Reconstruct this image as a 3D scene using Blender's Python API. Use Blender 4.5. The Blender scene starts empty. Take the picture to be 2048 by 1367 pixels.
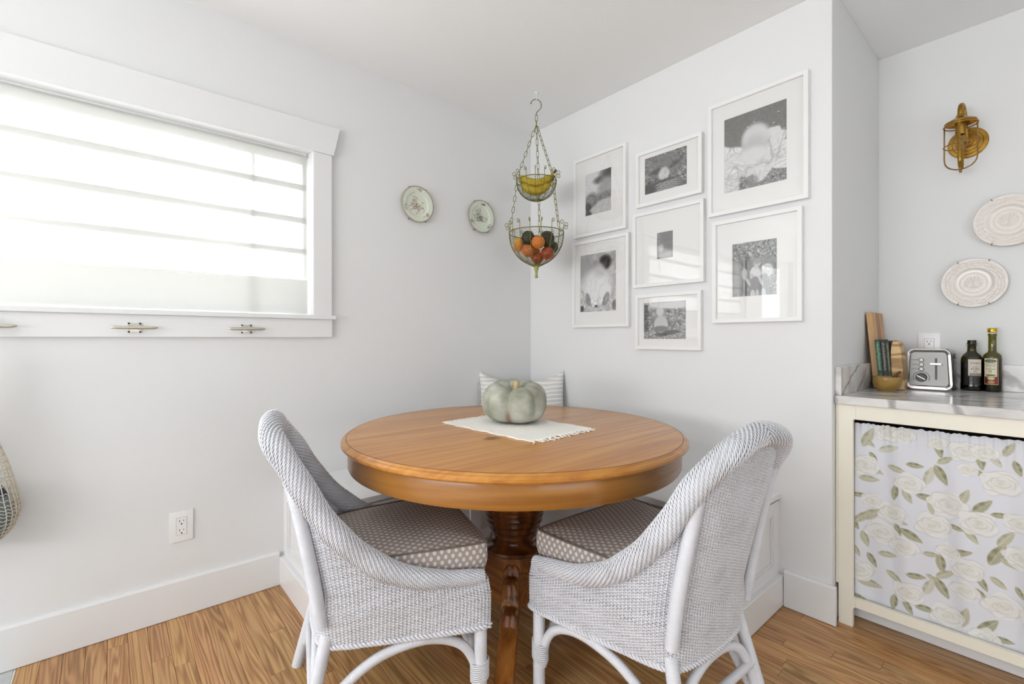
import bpy, bmesh, math, random
import numpy as np
from mathutils import Vector, Matrix
random.seed(7); RNG = np.random.default_rng(11)
scene = bpy.context.scene
COL = scene.collection
PI = math.pi

# ------------------------------------------------------------------ camera, world, light
FW = Vector((-0.75878, 0.65135, 0.0)); RT = Vector((0.65135, 0.75878, 0.0)); UP = Vector((0, 0, 1))
cam_d = bpy.data.cameras.new('camera'); cam = bpy.data.objects.new('camera', cam_d); COL.objects.link(cam)
M = Matrix((RT, UP, -FW)).transposed().to_4x4(); M.translation = Vector((2.262, -2.102, 1.095)); cam.matrix_world = M
cam_d.sensor_width = 36.0; cam_d.lens = 16.443; cam_d.shift_y = -0.0035; cam_d.clip_start = 0.02
scene.camera = cam
scene.view_settings.view_transform = 'Standard'; scene.view_settings.look = 'None'
scene.view_settings.gamma = 1.0; scene.view_settings.use_curve_mapping = False
scene.view_settings.exposure = -0.02
wd = bpy.data.worlds.new('sky'); scene.world = wd; wd.use_nodes = True
bg = wd.node_tree.nodes['Background']; bg.inputs[0].default_value = (0.95, 0.98, 1.0, 1); bg.inputs[1].default_value = 6.4

def area_light(name, loc, direction, sx, sy, power, color=(1, 1, 1)):
    l = bpy.data.lights.new(name, 'AREA'); l.shape = 'RECTANGLE'; l.size = sx; l.size_y = sy; l.energy = power; l.color = color
    o = bpy.data.objects.new(name, l); COL.objects.link(o); o.location = loc
    o.rotation_euler = Vector(direction).to_track_quat('-Z', 'Y').to_euler(); return o
# added fill lights standing in for daylight, inside solid walls behind and beside camera
area_light('back_fill_light', (1.75, -5.28, 1.45), (0, 1, 1.0), 2.4, 1.7, 150, (0.99, 0.99, 1.0))
area_light('side_fill_light', (4.70, -1.7, 1.15), (-1, 0, 0.8), 2.0, 2.0, 30, (0.985, 0.99, 1.01))

# ------------------------------------------------------------------ helpers
def s2l(c):
    c = np.asarray(c, float); return np.where(c <= 0.04045, c / 12.92, ((c + 0.055) / 1.055) ** 2.4)
def rgb(r, g, b): return tuple(float(x) for x in s2l(np.array([r, g, b]) / 255.0)) + (1.0,)

class MB:
    def __init__(s): s.v = []; s.f = []; s.m = []; s.n = 0; s.uv = None; s.c = []
    def add(s, v, f, mi=0):
        v = np.asarray(v, float).reshape(-1, 3); o = s.n
        s.v.append(v); s.n += len(v)
        if isinstance(f, np.ndarray): s.f.append(f + o); s.m.append(np.full(len(f), mi))
        else:
            for q in f: s.f.append([tuple(i + o for i in q)]); s.m.append([mi])
        return s
    def box(s, lo, hi, bev=0.0, mi=0, rot=None, at=None):
        lo, hi = np.array(lo, float), np.array(hi, float)
        bm = bmesh.new(); bmesh.ops.create_cube(bm, size=1.0)
        c, d = (lo + hi) / 2, (hi - lo)
        for v in bm.verts: v.co = Vector((v.co.x * d[0] + c[0], v.co.y * d[1] + c[1], v.co.z * d[2] + c[2]))
        if bev > 0: bmesh.ops.bevel(bm, geom=bm.edges[:], offset=bev, segments=1, profile=0.7, affect='EDGES')
        return s.bm(bm, mi, rot, at)
    def bm(s, bm, mi=0, rot=None, at=None):
        bm.verts.index_update(); v = np.array([x.co[:] for x in bm.verts]); f = [tuple(x.index for x in q.verts) for q in bm.faces]; bm.free()
        if rot is not None: v = v @ np.array(rot.to_3x3()).T
        if at is not None: v = v + np.array(at)
        return s.add(v, f, mi)
    def prism(s, poly, axis, a, b, bev=0.0, mi=0):
        # poly: 2D points in the two remaining axes (in xyz order); extruded from a to b along axis
        bm = bmesh.new(); ax = 'xyz'.index(axis); ot = [i for i in range(3) if i != ax]
        def mk(p, t):
            q = [0, 0, 0]; q[ot[0]], q[ot[1]] = p; q[ax] = t; return bm.verts.new(q)
        A = [mk(p, a) for p in poly]; B = [mk(p, b) for p in poly]; n = len(poly)
        bm.faces.new(A); bm.faces.new(B[::-1])
        for i in range(n): bm.faces.new((A[i], B[i], B[(i + 1) % n], A[(i + 1) % n]))
        bmesh.ops.recalc_face_normals(bm, faces=bm.faces[:])
        if bev > 0: bmesh.ops.bevel(bm, geom=bm.edges[:], offset=bev, segments=2, profile=0.7, affect='EDGES')
        return s.bm(bm, mi)
    def lathe(s, prof, n=32, at=(0, 0, 0), rot=None, mi=0):
        prof = np.array(prof, float); t = np.arange(n) * 2 * PI / n
        V = np.stack([prof[:, 0:1] * np.cos(t), prof[:, 0:1] * np.sin(t), np.repeat(prof[:, 1:2], n, 1)], -1).reshape(-1, 3)
        if rot is not None: V = V @ np.array(rot.to_3x3()).T
        V = V + np.array(at); k = len(prof)
        i = np.arange(k - 1)[:, None] * n; j = np.arange(n)[None]; j2 = (j + 1) % n
        F = np.stack([i + j, i + j2, i + n + j2, i + n + j], -1).reshape(-1, 4)
        s.add(V, F, mi)
        return s
    def tube(s, P, r, sides=8, closed=False, N=None, rb=None, cap=True, mi=0):
        P = np.asarray(P, float); m = len(P)
        if closed: T = np.roll(P, -1, 0) - np.roll(P, 1, 0)
        else: T = np.gradient(P, axis=0)
        T = T / np.maximum(np.linalg.norm(T, axis=1, keepdims=True), 1e-9)
        if N is None:
            N = np.zeros_like(P); a = np.array([0, 0, 1.0]) if abs(T[0, 2]) < 0.9 else np.array([1.0, 0, 0])
            n = a - T[0] * (a @ T[0]); N[0] = n / np.linalg.norm(n)
            for i in range(1, m):
                n = N[i - 1] - T[i] * (N[i - 1] @ T[i]); N[i] = n / max(np.linalg.norm(n), 1e-9)
        B = np.cross(T, N); r = np.broadcast_to(np.asarray(r, float), (m,)); rb = r if rb is None else np.broadcast_to(np.asarray(rb, float), (m,))
        t = np.arange(sides) * 2 * PI / sides
        V = P[:, None] + N[:, None] * (r[:, None] * np.cos(t))[..., None] + B[:, None] * (rb[:, None] * np.sin(t))[..., None]
        k = m if closed else m - 1
        i = np.arange(k)[:, None]; j = np.arange(sides)[None]; j2 = (j + 1) % sides; i2 = (i + 1) % m
        F = np.stack([i * sides + j, i * sides + j2, i2 * sides + j2, i2 * sides + j], -1).reshape(-1, 4)
        o = s.n; s.add(V.reshape(-1, 3), F, mi)
        if cap and not closed:
            s.f.append([tuple(o + q for q in range(sides))[::-1]]); s.m.append([mi]); s.f.append([tuple(o + (m - 1) * sides + q for q in range(sides))]); s.m.append([mi])
        return s
    def grid(s, V, mi=0, wrap=False):
        V = np.asarray(V, float); h, w = V.shape[:2]
        i = np.arange(h - 1)[:, None]; j = np.arange(w if wrap else w - 1)[None]; j2 = (j + 1) % w
        F = np.stack([i * w + j, i * w + j2, (i + 1) * w + j2, (i + 1) * w + j], -1).reshape(-1, 4)
        return s.add(V.reshape(-1, 3), F, mi)
    def mesh(s, name, mats, smooth=False, uv=None, col=None):
        me = bpy.data.meshes.new(name); V = np.concatenate(s.v)
        lens = []; idx = []
        for q in s.f:
            if isinstance(q, np.ndarray): lens.append(np.full(len(q), q.shape[1])); idx.append(q.reshape(-1))
            else:
                for t in q: lens.append(np.array([len(t)])); idx.append(np.array(t))
        lens = np.concatenate(lens); idx = np.concatenate(idx)
        me.vertices.add(len(V)); me.vertices.foreach_set('co', V.astype(np.float32).ravel())
        me.loops.add(len(idx)); me.loops.foreach_set('vertex_index', idx.astype(np.int32))
        me.polygons.add(len(lens)); st = np.concatenate([[0], np.cumsum(lens)[:-1]])
        me.polygons.foreach_set('loop_start', st.astype(np.int32)); me.polygons.foreach_set('loop_total', lens.astype(np.int32))
        mi = np.concatenate([np.asarray(q) for q in s.m]).astype(np.int32); me.polygons.foreach_set('material_index', mi)
        me.polygons.foreach_set('use_smooth', np.full(len(lens), bool(smooth)))
        me.update(calc_edges=True); me.validate()
        if uv is not None:
            ul = me.uv_layers.new(name='UVMap'); ul.data.foreach_set('uv', np.asarray(uv, np.float32)[idx].ravel())
        if col is not None:
            ca = me.color_attributes.new('print', 'FLOAT_COLOR', 'POINT'); c4 = np.ones((len(V), 4), np.float32); c4[:, :3] = s2l(np.clip(col.reshape(-1, 3), 0, 1)); ca.data.foreach_set('color', c4.ravel())
        for m in (mats if isinstance(mats, (list, tuple)) else [mats]): me.materials.append(m)
        return me
    def build(s, name, mats, parent=None, smooth=False, angle=None, uv=None, col=None, loc=None):
        me = s.mesh(name, mats, smooth or angle is not None, uv, col)
        if angle is not None:
            try: me.set_sharp_from_angle(angle=math.radians(angle))
            except Exception: pass
        return put(name, me, parent, loc)
def put(name, me, parent=None, loc=None):
    o = bpy.data.objects.new(name, me); COL.objects.link(o)
    if parent is not None: o.parent = parent
    if loc is not None: o.location = loc
    return o
def thing(name, label, cat, loc=(0, 0, 0), rz=0.0, group=None):
    o = bpy.data.objects.new(name, None); COL.objects.link(o); o.location = loc; o.rotation_euler = (0, 0, rz); o.empty_display_size = 0.1
    return tag(o, label, cat, group)
def tag(o, label=None, cat=None, group=None, kind=None):
    if label: o['label'] = label
    if cat: o['category'] = cat
    if group: o['group'] = group
    if kind: o['kind'] = kind
    return o
def struct(o, label=None):
    o['kind'] = 'structure'
    if label: o['label'] = label
    return o
def copy_tree(o, parent=None):
    c = o.copy(); COL.objects.link(c)
    if parent is not None: c.parent = parent
    for ch in list(o.children): copy_tree(ch, c)
    return c
def cr(P, n=12, closed=False):
    P = np.asarray(P, float); m = len(P)
    E = np.vstack([P[-1:], P, P[:2]]) if closed else np.vstack([2 * P[0] - P[1], P, 2 * P[-1] - P[-2]])
    out = []
    for i in range(1, len(E) - 2):
        a, b, c, d = E[i - 1:i + 3]; t = np.linspace(0, 1, n, endpoint=False)[:, None]
        out.append(.5 * (2 * b + (c - a) * t + (2 * a - 5 * b + 4 * c - d) * t * t + (3 * b - a - 3 * c + d) * t ** 3))
    if not closed: out.append(P[-1:])
    return np.concatenate(out)
def resample(P, n, closed=False):
    P = np.asarray(P, float); Q = np.vstack([P, P[:1]]) if closed else P
    d = np.concatenate([[0], np.cumsum(np.linalg.norm(np.diff(Q, axis=0), axis=1))])
    t = np.linspace(0, d[-1], n, endpoint=not closed)
    return np.stack([np.interp(t, d, Q[:, k]) for k in range(P.shape[1])], 1)
RX90 = Matrix.Rotation(PI / 2, 4, 'X'); 

# ------------------------------------------------------------------ materials
def nodes(name):
    m = bpy.data.materials.new(name); m.use_nodes = True; t = m.node_tree; p = t.nodes['Principled BSDF']; return m, t, p
def N(t, typ, **kw):
    n = t.nodes.new(typ)
    for k, v in kw.items(): setattr(n, k, v)
    return n
def pbr(name, col, rough=0.5, metal=0.0, bump=None, spec=None, coat=None, sheen=None, var=None):
    m, t, p = nodes(name); p.inputs['Base Color'].default_value = col; p.inputs['Roughness'].default_value = rough; p.inputs['Metallic'].default_value = metal
    if spec is not None: p.inputs['Specular IOR Level'].default_value = spec
    if coat: p.inputs['Coat Weight'].default_value = coat; p.inputs['Coat Roughness'].default_value = 0.12
    if sheen: p.inputs['Sheen Weight'].default_value = sheen
    tc = N(t, 'ShaderNodeTexCoord')
    if bump:
        sc, st, dist = bump; nz = N(t, 'ShaderNodeTexNoise'); nz.inputs['Scale'].default_value = sc; nz.inputs['Detail'].default_value = 5
        t.links.new(tc.outputs['Object'], nz.inputs['Vector']); b = N(t, 'ShaderNodeBump'); b.inputs['Strength'].default_value = st; b.inputs['Distance'].default_value = dist
        t.links.new(nz.outputs['Fac'], b.inputs['Height']); t.links.new(b.outputs['Normal'], p.inputs['Normal'])
    if var:
        sc, c2, lo, hi = var; nz = N(t, 'ShaderNodeTexNoise'); nz.inputs['Scale'].default_value = sc; nz.inputs['Detail'].default_value = 6
        t.links.new(tc.outputs['Object'], nz.inputs['Vector']); r = N(t, 'ShaderNodeValToRGB'); r.color_ramp.elements[0].position = lo; r.color_ramp.elements[1].position = hi
        r.color_ramp.elements[0].color = col; r.color_ramp.elements[1].color = c2
        t.links.new(nz.outputs['Fac'], r.inputs['Fac']); t.links.new(r.outputs['Color'], p.inputs['Base Color'])
    return m
def plaster():
    m, t, p = nodes('white_plaster'); p.inputs['Base Color'].default_value = rgb(230, 231, 231); p.inputs['Roughness'].default_value = 0.62
    tc = N(t, 'ShaderNodeTexCoord'); a = N(t, 'ShaderNodeTexNoise'); a.inputs['Scale'].default_value = 3.2; a.inputs['Detail'].default_value = 3
    v = N(t, 'ShaderNodeTexVoronoi'); v.inputs['Scale'].default_value = 6; v.feature = 'DISTANCE_TO_EDGE'
    mx = N(t, 'ShaderNodeMix'); mx.data_type = 'VECTOR'; mx.inputs[0].default_value = 0.25
    w = N(t, 'ShaderNodeTexNoise'); w.inputs['Scale'].default_value = 22; w.inputs['Detail'].default_value = 4
    r = N(t, 'ShaderNodeValToRGB'); r.color_ramp.elements[0].position = 0.60; r.color_ramp.elements[1].position = 0.72
    t.links.new(tc.outputs['Object'], a.inputs['Vector']); t.links.new(tc.outputs['Object'], w.inputs['Vector']); t.links.new(w.outputs['Fac'], r.inputs['Fac'])
    ad = N(t, 'ShaderNodeMath', operation='MULTIPLY_ADD'); ad.inputs[1].default_value = 0.35; t.links.new(r.outputs['Color'], ad.inputs[0]); t.links.new(a.outputs['Fac'], ad.inputs[2])
    b = N(t, 'ShaderNodeBump'); b.inputs['Strength'].default_value = 0.12; b.inputs['Distance'].default_value = 0.006
    t.links.new(ad.outputs[0], b.inputs['Height']); t.links.new(b.outputs['Normal'], p.inputs['Normal']); return m
def wood(name, c1, c2, c3, scale=(1.5, 30, 30), rough=0.35, coat=0.3, rand=0.0, rings=0.5, knots=False, freq=60.0):
    m, t, p = nodes(name); tc = N(t, 'ShaderNodeTexCoord'); mp = N(t, 'ShaderNodeMapping'); mp.inputs['Scale'].default_value = scale
    src = tc.outputs['Object']
    if rand > 0:
        oi = N(t, 'ShaderNodeObjectInfo'); ml = N(t, 'ShaderNodeMath', operation='MULTIPLY'); ml.inputs[1].default_value = 40.0; t.links.new(oi.outputs['Random'], ml.inputs[0])
        va = N(t, 'ShaderNodeVectorMath', operation='ADD'); t.links.new(src, va.inputs[0]); t.links.new(ml.outputs[0], va.inputs[1]); src = va.outputs[0]
    t.links.new(src, mp.inputs['Vector'])
    n1 = N(t, 'ShaderNodeTexNoise'); n1.inputs['Scale'].default_value = 1.0; n1.inputs['Detail'].default_value = 6; n1.inputs['Roughness'].default_value = 0.62; n1.inputs['Distortion'].default_value = 0.4
    t.links.new(mp.outputs[0], n1.inputs['Vector'])
    mp2 = N(t, 'ShaderNodeMapping'); mp2.inputs['Scale'].default_value = (scale[0] * 0.6, scale[1] * 0.45, scale[2] * 0.45); t.links.new(src, mp2.inputs['Vector'])
    wv = N(t, 'ShaderNodeTexNoise'); wv.inputs['Scale'].default_value = 0.55; wv.inputs['Detail'].default_value = 1.5; t.links.new(mp2.outputs[0], wv.inputs['Vector'])
    mm = N(t, 'ShaderNodeMath', operation='MULTIPLY'); mm.inputs[1].default_value = freq; t.links.new(wv.outputs['Fac'], mm.inputs[0])
    sn = N(t, 'ShaderNodeMath', operation='SINE'); t.links.new(mm.outputs[0], sn.inputs[0])
    ab = N(t, 'ShaderNodeMath', operation='MULTIPLY_ADD'); ab.inputs[1].default_value = 0.22 * rings; t.links.new(sn.outputs[0], ab.inputs[0]); t.links.new(n1.outputs['Fac'], ab.inputs[2])
    r = N(t, 'ShaderNodeValToRGB'); e = r.color_ramp.elements; e[0].position = 0.28; e[0].color = c1; e[1].position = 0.72; e[1].color = c3; k = e.new(0.5); k.color = c2
    t.links.new(ab.outputs[0], r.inputs['Fac']); out = r.outputs['Color']
    if rand > 0:
        hs = N(t, 'ShaderNodeHueSaturation'); mr = N(t, 'ShaderNodeMapRange'); mr.inputs['To Min'].default_value = 1 - rand; mr.inputs['To Max'].default_value = 1 + rand
        t.links.new(oi.outputs['Random'], mr.inputs['Value']); t.links.new(mr.outputs[0], hs.inputs['Value'])
        mh = N(t, 'ShaderNodeMath', operation='MULTIPLY'); mh.inputs[1].default_value = 7.31; fr = N(t, 'ShaderNodeMath', operation='FRACT'); t.links.new(oi.outputs['Random'], mh.inputs[0]); t.links.new(mh.outputs[0], fr.inputs[0])
        mr2 = N(t, 'ShaderNodeMapRange'); mr2.inputs['To Min'].default_value = 0.494; mr2.inputs['To Max'].default_value = 0.506; t.links.new(fr.outputs[0], mr2.inputs['Value']); t.links.new(mr2.outputs[0], hs.inputs['Hue'])
        t.links.new(out, hs.inputs['Color']); out = hs.outputs['Color']
    if knots:
        vo = N(t, 'ShaderNodeTexVoronoi'); vo.inputs['Scale'].default_value = 1.0; mpk = N(t, 'ShaderNodeMapping'); mpk.inputs['Scale'].default_value = knots; t.links.new(src, mpk.inputs['Vector']); t.links.new(mpk.outputs[0], vo.inputs['Vector'])
        rk = N(t, 'ShaderNodeValToRGB'); rk.color_ramp.elements[0].position = 0.05; rk.color_ramp.elements[0].color = (1, 1, 1, 1); rk.color_ramp.elements[1].position = 0.10; rk.color_ramp.elements[1].color = (0, 0, 0, 1)
        t.links.new(vo.outputs['Distance'], rk.inputs['Fac']); mk = N(t, 'ShaderNodeMix'); mk.data_type = 'RGBA'; mk.inputs[7].default_value = rgb(120, 70, 30)
        t.links.new(rk.outputs['Color'], mk.inputs[0]); t.links.new(out, mk.inputs[6]); out = mk.outputs[2]
    t.links.new(out, p.inputs['Base Color']); p.inputs['Roughness'].default_value = rough
    if coat: p.inputs['Coat Weight'].default_value = coat; p.inputs['Coat Roughness'].default_value = 0.14
    b = N(t, 'ShaderNodeBump'); b.inputs['Strength'].default_value = 0.08; b.inputs['Distance'].default_value = 0.002; t.links.new(ab.outputs[0], b.inputs['Height']); t.links.new(b.outputs['Normal'], p.inputs['Normal'])
    return m
def thin_glass(name, tint=(1, 1, 1, 1), ior=1.6):
    m, t, p = nodes(name); t.nodes.remove(p); o = t.nodes['Material Output']
    tr = N(t, 'ShaderNodeBsdfTransparent'); tr.inputs[0].default_value = tint; g = N(t, 'ShaderNodeBsdfGlossy'); g.inputs['Roughness'].default_value = 0.0
    lw = N(t, 'ShaderNodeLayerWeight'); lw.inputs['Blend'].default_value = 0.5; pw = N(t, 'ShaderNodeMath', operation='POWER'); pw.inputs[1].default_value = 5.0; t.links.new(lw.outputs['Facing'], pw.inputs[0])
    r0 = ((ior - 1) / (ior + 1)) ** 2; f = N(t, 'ShaderNodeMath', operation='MULTIPLY_ADD'); f.inputs[1].default_value = 1 - r0; f.inputs[2].default_value = r0; t.links.new(pw.outputs[0], f.inputs[0]); mx = N(t, 'ShaderNodeMixShader')
    t.links.new(f.outputs[0], mx.inputs[0]); t.links.new(tr.outputs[0], mx.inputs[1]); t.links.new(g.outputs[0], mx.inputs[2]); t.links.new(mx.outputs[0], o.inputs[0]); return m
def print_mat(name, rough=0.6, bump=None):
    m, t, p = nodes(name); a = N(t, 'ShaderNodeAttribute'); a.attribute_name = 'print'; t.links.new(a.outputs['Color'], p.inputs['Base Color']); p.inputs['Roughness'].default_value = rough
    if bump:
        tc = N(t, 'ShaderNodeTexCoord'); nz = N(t, 'ShaderNodeTexNoise'); nz.inputs['Scale'].default_value = bump[0]; t.links.new(tc.outputs['Object'], nz.inputs['Vector'])
        b = N(t, 'ShaderNodeBump'); b.inputs['Strength'].default_value = bump[1]; b.inputs['Distance'].default_value = 0.002; t.links.new(nz.outputs['Fac'], b.inputs['Height']); t.links.new(b.outputs['Normal'], p.inputs['Normal'])
    return m
def shade_cloth(name='sheer_shade_cloth', transp=0.10, mix=0.66, c=0.88):
    m, t, p = nodes(name); t.nodes.remove(p); o = t.nodes['Material Output']
    d = N(t, 'ShaderNodeBsdfDiffuse'); d.inputs[0].default_value = (0.82, 0.82, 0.80, 1); tl = N(t, 'ShaderNodeBsdfTranslucent'); tl.inputs[0].default_value = (c, c, c * 0.985, 1)
    tr = N(t, 'ShaderNodeBsdfTransparent'); a = N(t, 'ShaderNodeMixShader'); a.inputs[0].default_value = mix; b = N(t, 'ShaderNodeMixShader'); b.inputs[0].default_value = transp
    t.links.new(d.outputs[0], a.inputs[1]); t.links.new(tl.outputs[0], a.inputs[2]); t.links.new(a.outputs[0], b.inputs[1]); t.links.new(tr.outputs[0], b.inputs[2]); t.links.new(b.outputs[0], o.inputs[0]); return m
def marble():
    m, t, p = nodes('grey_veined_stone'); tc = N(t, 'ShaderNodeTexCoord'); mp = N(t, 'ShaderNodeMapping'); mp.inputs['Rotation'].default_value = (0.5, 0.9, 0.5); mp.inputs['Scale'].default_value = (3.0, 16, 5)
    t.links.new(tc.outputs['Object'], mp.inputs['Vector'])
    n = N(t, 'ShaderNodeTexNoise'); n.inputs['Scale'].default_value = 1.2; n.inputs['Detail'].default_value = 7; n.inputs['Distortion'].default_value = 0.8; t.links.new(mp.outputs[0], n.inputs['Vector'])
    r = N(t, 'ShaderNodeValToRGB'); e = r.color_ramp.elements; e[0].position = 0.33; e[0].color = rgb(170, 167, 166); e[1].position = 0.62; e[1].color = rgb(232, 231, 229); k = e.new(0.46); k.color = rgb(214, 212, 210)
    t.links.new(n.outputs['Fac'], r.inputs['Fac'])
    w = N(t, 'ShaderNodeTexWave'); w.inputs['Scale'].default_value = 3.2; w.inputs['Distortion'].default_value = 7; w.inputs['Detail'].default_value = 4; mp2 = N(t, 'ShaderNodeMapping'); mp2.inputs['Rotation'].default_value = (0.3, 0.7, 0.8)
    t.links.new(tc.outputs['Object'], mp2.inputs['Vector']); t.links.new(mp2.outputs[0], w.inputs['Vector'])
    rr = N(t, 'ShaderNodeValToRGB'); rr.color_ramp.elements[0].position = 0.0; rr.color_ramp.elements[0].color = (1, 1, 1, 1); rr.color_ramp.elements[1].position = 0.06; rr.color_ramp.elements[1].color = (0, 0, 0, 1)
    t.links.new(w.outputs['Fac'], rr.inputs['Fac']); mk = N(t, 'ShaderNodeMix'); mk.data_type = 'RGBA'; mk.inputs[7].default_value = rgb(95, 90, 92); mq = N(t, 'ShaderNodeMath', operation='MULTIPLY'); mq.inputs[1].default_value = 0.55
    t.links.new(rr.outputs['Color'], mq.inputs[0]); t.links.new(mq.outputs[0], mk.inputs[0]); t.links.new(r.outputs['Color'], mk.inputs[6]); t.links.new(mk.outputs[2], p.inputs['Base Color']); p.inputs['Roughness'].default_value = 0.16; return m
def dotted_fabric():
    m, t, p = nodes('dotted_taupe_fabric'); uv = N(t, 'ShaderNodeUVMap'); sx = N(t, 'ShaderNodeSeparateXYZ'); t.links.new(uv.outputs[0], sx.inputs[0])
    def mth(op, a, b=None):
        n = N(t, 'ShaderNodeMath', operation=op)
        for i, q in enumerate((a, b)):
            if q is None: continue
            if isinstance(q, (int, float)): n.inputs[i].default_value = q
            else: t.links.new(q, n.inputs[i])
        return n.outputs[0]
    PX, PY = 0.0205, 0.0150     # stagger grid of oval dots, metres
    row = mth('FLOOR', mth('DIVIDE', sx.outputs[1], PY)); odd = mth('MULTIPLY', mth('MODULO', mth('ABSOLUTE', row), 2.0), 0.5)
    fx = mth('SUBTRACT', mth('FRACT', mth('ADD', mth('DIVIDE', sx.outputs[0], PX), odd)), 0.5); fy = mth('SUBTRACT', mth('FRACT', mth('DIVIDE', sx.outputs[1], PY)), 0.5)
    ex = mth('MULTIPLY', fx, PX / 0.0052); ey = mth('MULTIPLY', fy, PY / 0.0066)
    d = mth('SQRT', mth('ADD', mth('MULTIPLY', ex, ex), mth('MULTIPLY', ey, ey)))
    nz = N(t, 'ShaderNodeTexNoise'); nz.inputs['Scale'].default_value = 420; t.links.new(uv.outputs[0], nz.inputs['Vector']); d2 = mth('ADD', d, mth('MULTIPLY', mth('SUBTRACT', nz.outputs['Fac'], 0.5), 0.9))
    r = N(t, 'ShaderNodeValToRGB'); r.color_ramp.elements[0].position = 0.85; r.color_ramp.elements[0].color = rgb(208, 213, 220); r.color_ramp.elements[1].position = 1.02; r.color_ramp.elements[1].color = rgb(170, 153, 140)
    t.links.new(d2, r.inputs['Fac']); t.links.new(r.outputs['Color'], p.inputs['Base Color']); p.inputs['Roughness'].default_value = 0.9
    b = N(t, 'ShaderNodeBump'); b.inputs['Strength'].default_value = 0.3; b.inputs['Distance'].default_value = 0.001; t.links.new(nz.outputs['Fac'], b.inputs['Height']); t.links.new(b.outputs['Normal'], p.inputs['Normal']); return m

mPlaster = plaster()
mCeil = pbr('white_ceiling_paint', rgb(246, 247, 247), 0.8, bump=(9, 0.06, 0.004))
mTrim = pbr('white_gloss_trim', rgb(233, 234, 234), 0.30)
mBench = pbr('white_painted_bench', rgb(234, 234, 235), 0.32)
mCream = pbr('cream_cabinet_paint', rgb(239, 235, 220), 0.42, bump=(60, 0.03, 0.001))
mOak = wood('oak_strip', rgb(152, 108, 60), rgb(184, 136, 84), rgb(202, 158, 104), scale=(2.4, 58, 58), rough=0.36, coat=0.15, rand=0.12, rings=0.75, freq=120.0)
mPine = wood('honey_pine', rgb(174, 110, 40), rgb(194, 130, 51), rgb(206, 146, 66), scale=(26, 1.6, 26), rough=0.34, coat=0.25, rings=0.35, knots=(3.4, 2.2, 3.0))
mPineApron = wood('honey_pine_apron', rgb(140, 90, 34), rgb(160, 106, 42), rgb(173, 120, 54), scale=(2.0, 2.0, 40), rough=0.32, coat=0.3, rings=0.35, knots=(2.4, 2.4, 5))
mPineDark = wood('varnished_dark_pine', rgb(70, 34, 14), rgb(108, 58, 24), rgb(134, 78, 34), scale=(20, 20, 2.0), rough=0.2, coat=0.6, rings=0.5)
mPineFoot = wood('varnished_pine_foot', rgb(120, 68, 26), rgb(160, 98, 42), rgb(184, 120, 56), scale=(2.0, 26, 26), rough=0.2, coat=0.6, rings=0.5)
mWicker = pbr('white_painted_wicker', rgb(224, 225, 231), 0.5, var=(14, rgb(210, 211, 215), 0.45, 0.75))
mDots = dotted_fabric()
mPiping = pbr('taupe_piping', rgb(120, 106, 94), 0.9)
mGlassPane = thin_glass('picture_glass', ior=1.62)
mWinGlass = thin_glass('window_glass', ior=1.5)
mFrame = pbr('white_frame_lacquer', rgb(238, 238, 237), 0.35)
mMat = pbr('white_mat_board', rgb(239, 239, 237), 0.85)
mPrint = print_mat('photo_print', 0.5)
mCloth = print_mat('printed_linen', 0.85, bump=(500, 0.15))
mPlate = print_mat('glazed_floral_china', 0.15)
mLabel = print_mat('paper_label', 0.5)
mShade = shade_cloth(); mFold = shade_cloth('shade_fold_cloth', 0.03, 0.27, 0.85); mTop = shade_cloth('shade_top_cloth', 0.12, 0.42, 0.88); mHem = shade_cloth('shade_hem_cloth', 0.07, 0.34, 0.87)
mNickel = pbr('satin_nickel', rgb(206, 202, 192), 0.32, 1.0)
mSteel = pbr('brushed_steel', rgb(176, 174, 170), 0.3, 1.0, bump=(90, 0.02, 0.001))
mSteelPanel = pbr('steel_front_panel', rgb(150, 149, 147), 0.5, 1.0)
mBlack = pbr('black_plastic', rgb(24, 24, 25), 0.35)
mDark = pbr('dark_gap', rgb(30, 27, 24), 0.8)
mBrass = pbr('aged_brass', rgb(176, 138, 66), 0.30, 1.0, var=(30, rgb(150, 112, 48), 0.4, 0.7))
mBrassDark = pbr('dark_brass', rgb(120, 92, 44), 0.35, 1.0)
mOutlet = pbr('white_outlet_plastic', rgb(240, 240, 240), 0.3)
mGreenWire = pbr('moss_green_wire', rgb(124, 122, 46), 0.45, 0.2)
mGreenWireDark = pbr('olive_bronze_wire', rgb(92, 90, 40), 0.4, 0.4)
mWhiteHook = pbr('white_hook_enamel', rgb(240, 240, 238), 0.3)
mStone = marble()
mCreamware = pbr('cream_relief_ware', rgb(232, 226, 219), 0.22)
mWireClip = pbr('brass_wire_clip', rgb(120, 104, 66), 0.35, 1.0)

# ------------------------------------------------------------------ floor
fl = MB().box((-0.2, -5.4, -0.08), (4.8, 0.8, -0.019)).build('floor', mDark); struct(fl, 'oak strip floor with a grey tile threshold')
W = 0.057; y = -2.339; row = 0; mcache = {}
rr = random.Random(3)
while y < 0.72:
    x = 0.0 - rr.random() * 0.6; x1lim = 3.15
    while x < x1lim:
        L = round(rr.choice([0.45, 0.6, 0.75, 0.9, 1.1, 1.3]), 2); a = max(x, -0.002); b = min(x + L, x1lim)
        hide = (y > 0.03 and b < 1.68) or (b < 1.50 and y > -0.33) or (a > 2.2 and y < -1.2 and False)
        if b - a > 0.03 and not hide:
            key = round(b - a, 3)
            if key not in mcache:
                mcache[key] = MB().box((0.0004, 0.0004, -0.019), (key - 0.0004, W - 0.0004, 0.0), 0.0007).mesh('plank', mOak)
            put('plank', mcache[key], fl, (a, y, 0))
        x += L
    y += W; row += 1
mTile = pbr('pale_grey_tile', rgb(206, 208, 206), 0.25, var=(8, rgb(180, 184, 184), 0.45, 0.7)); 
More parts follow.
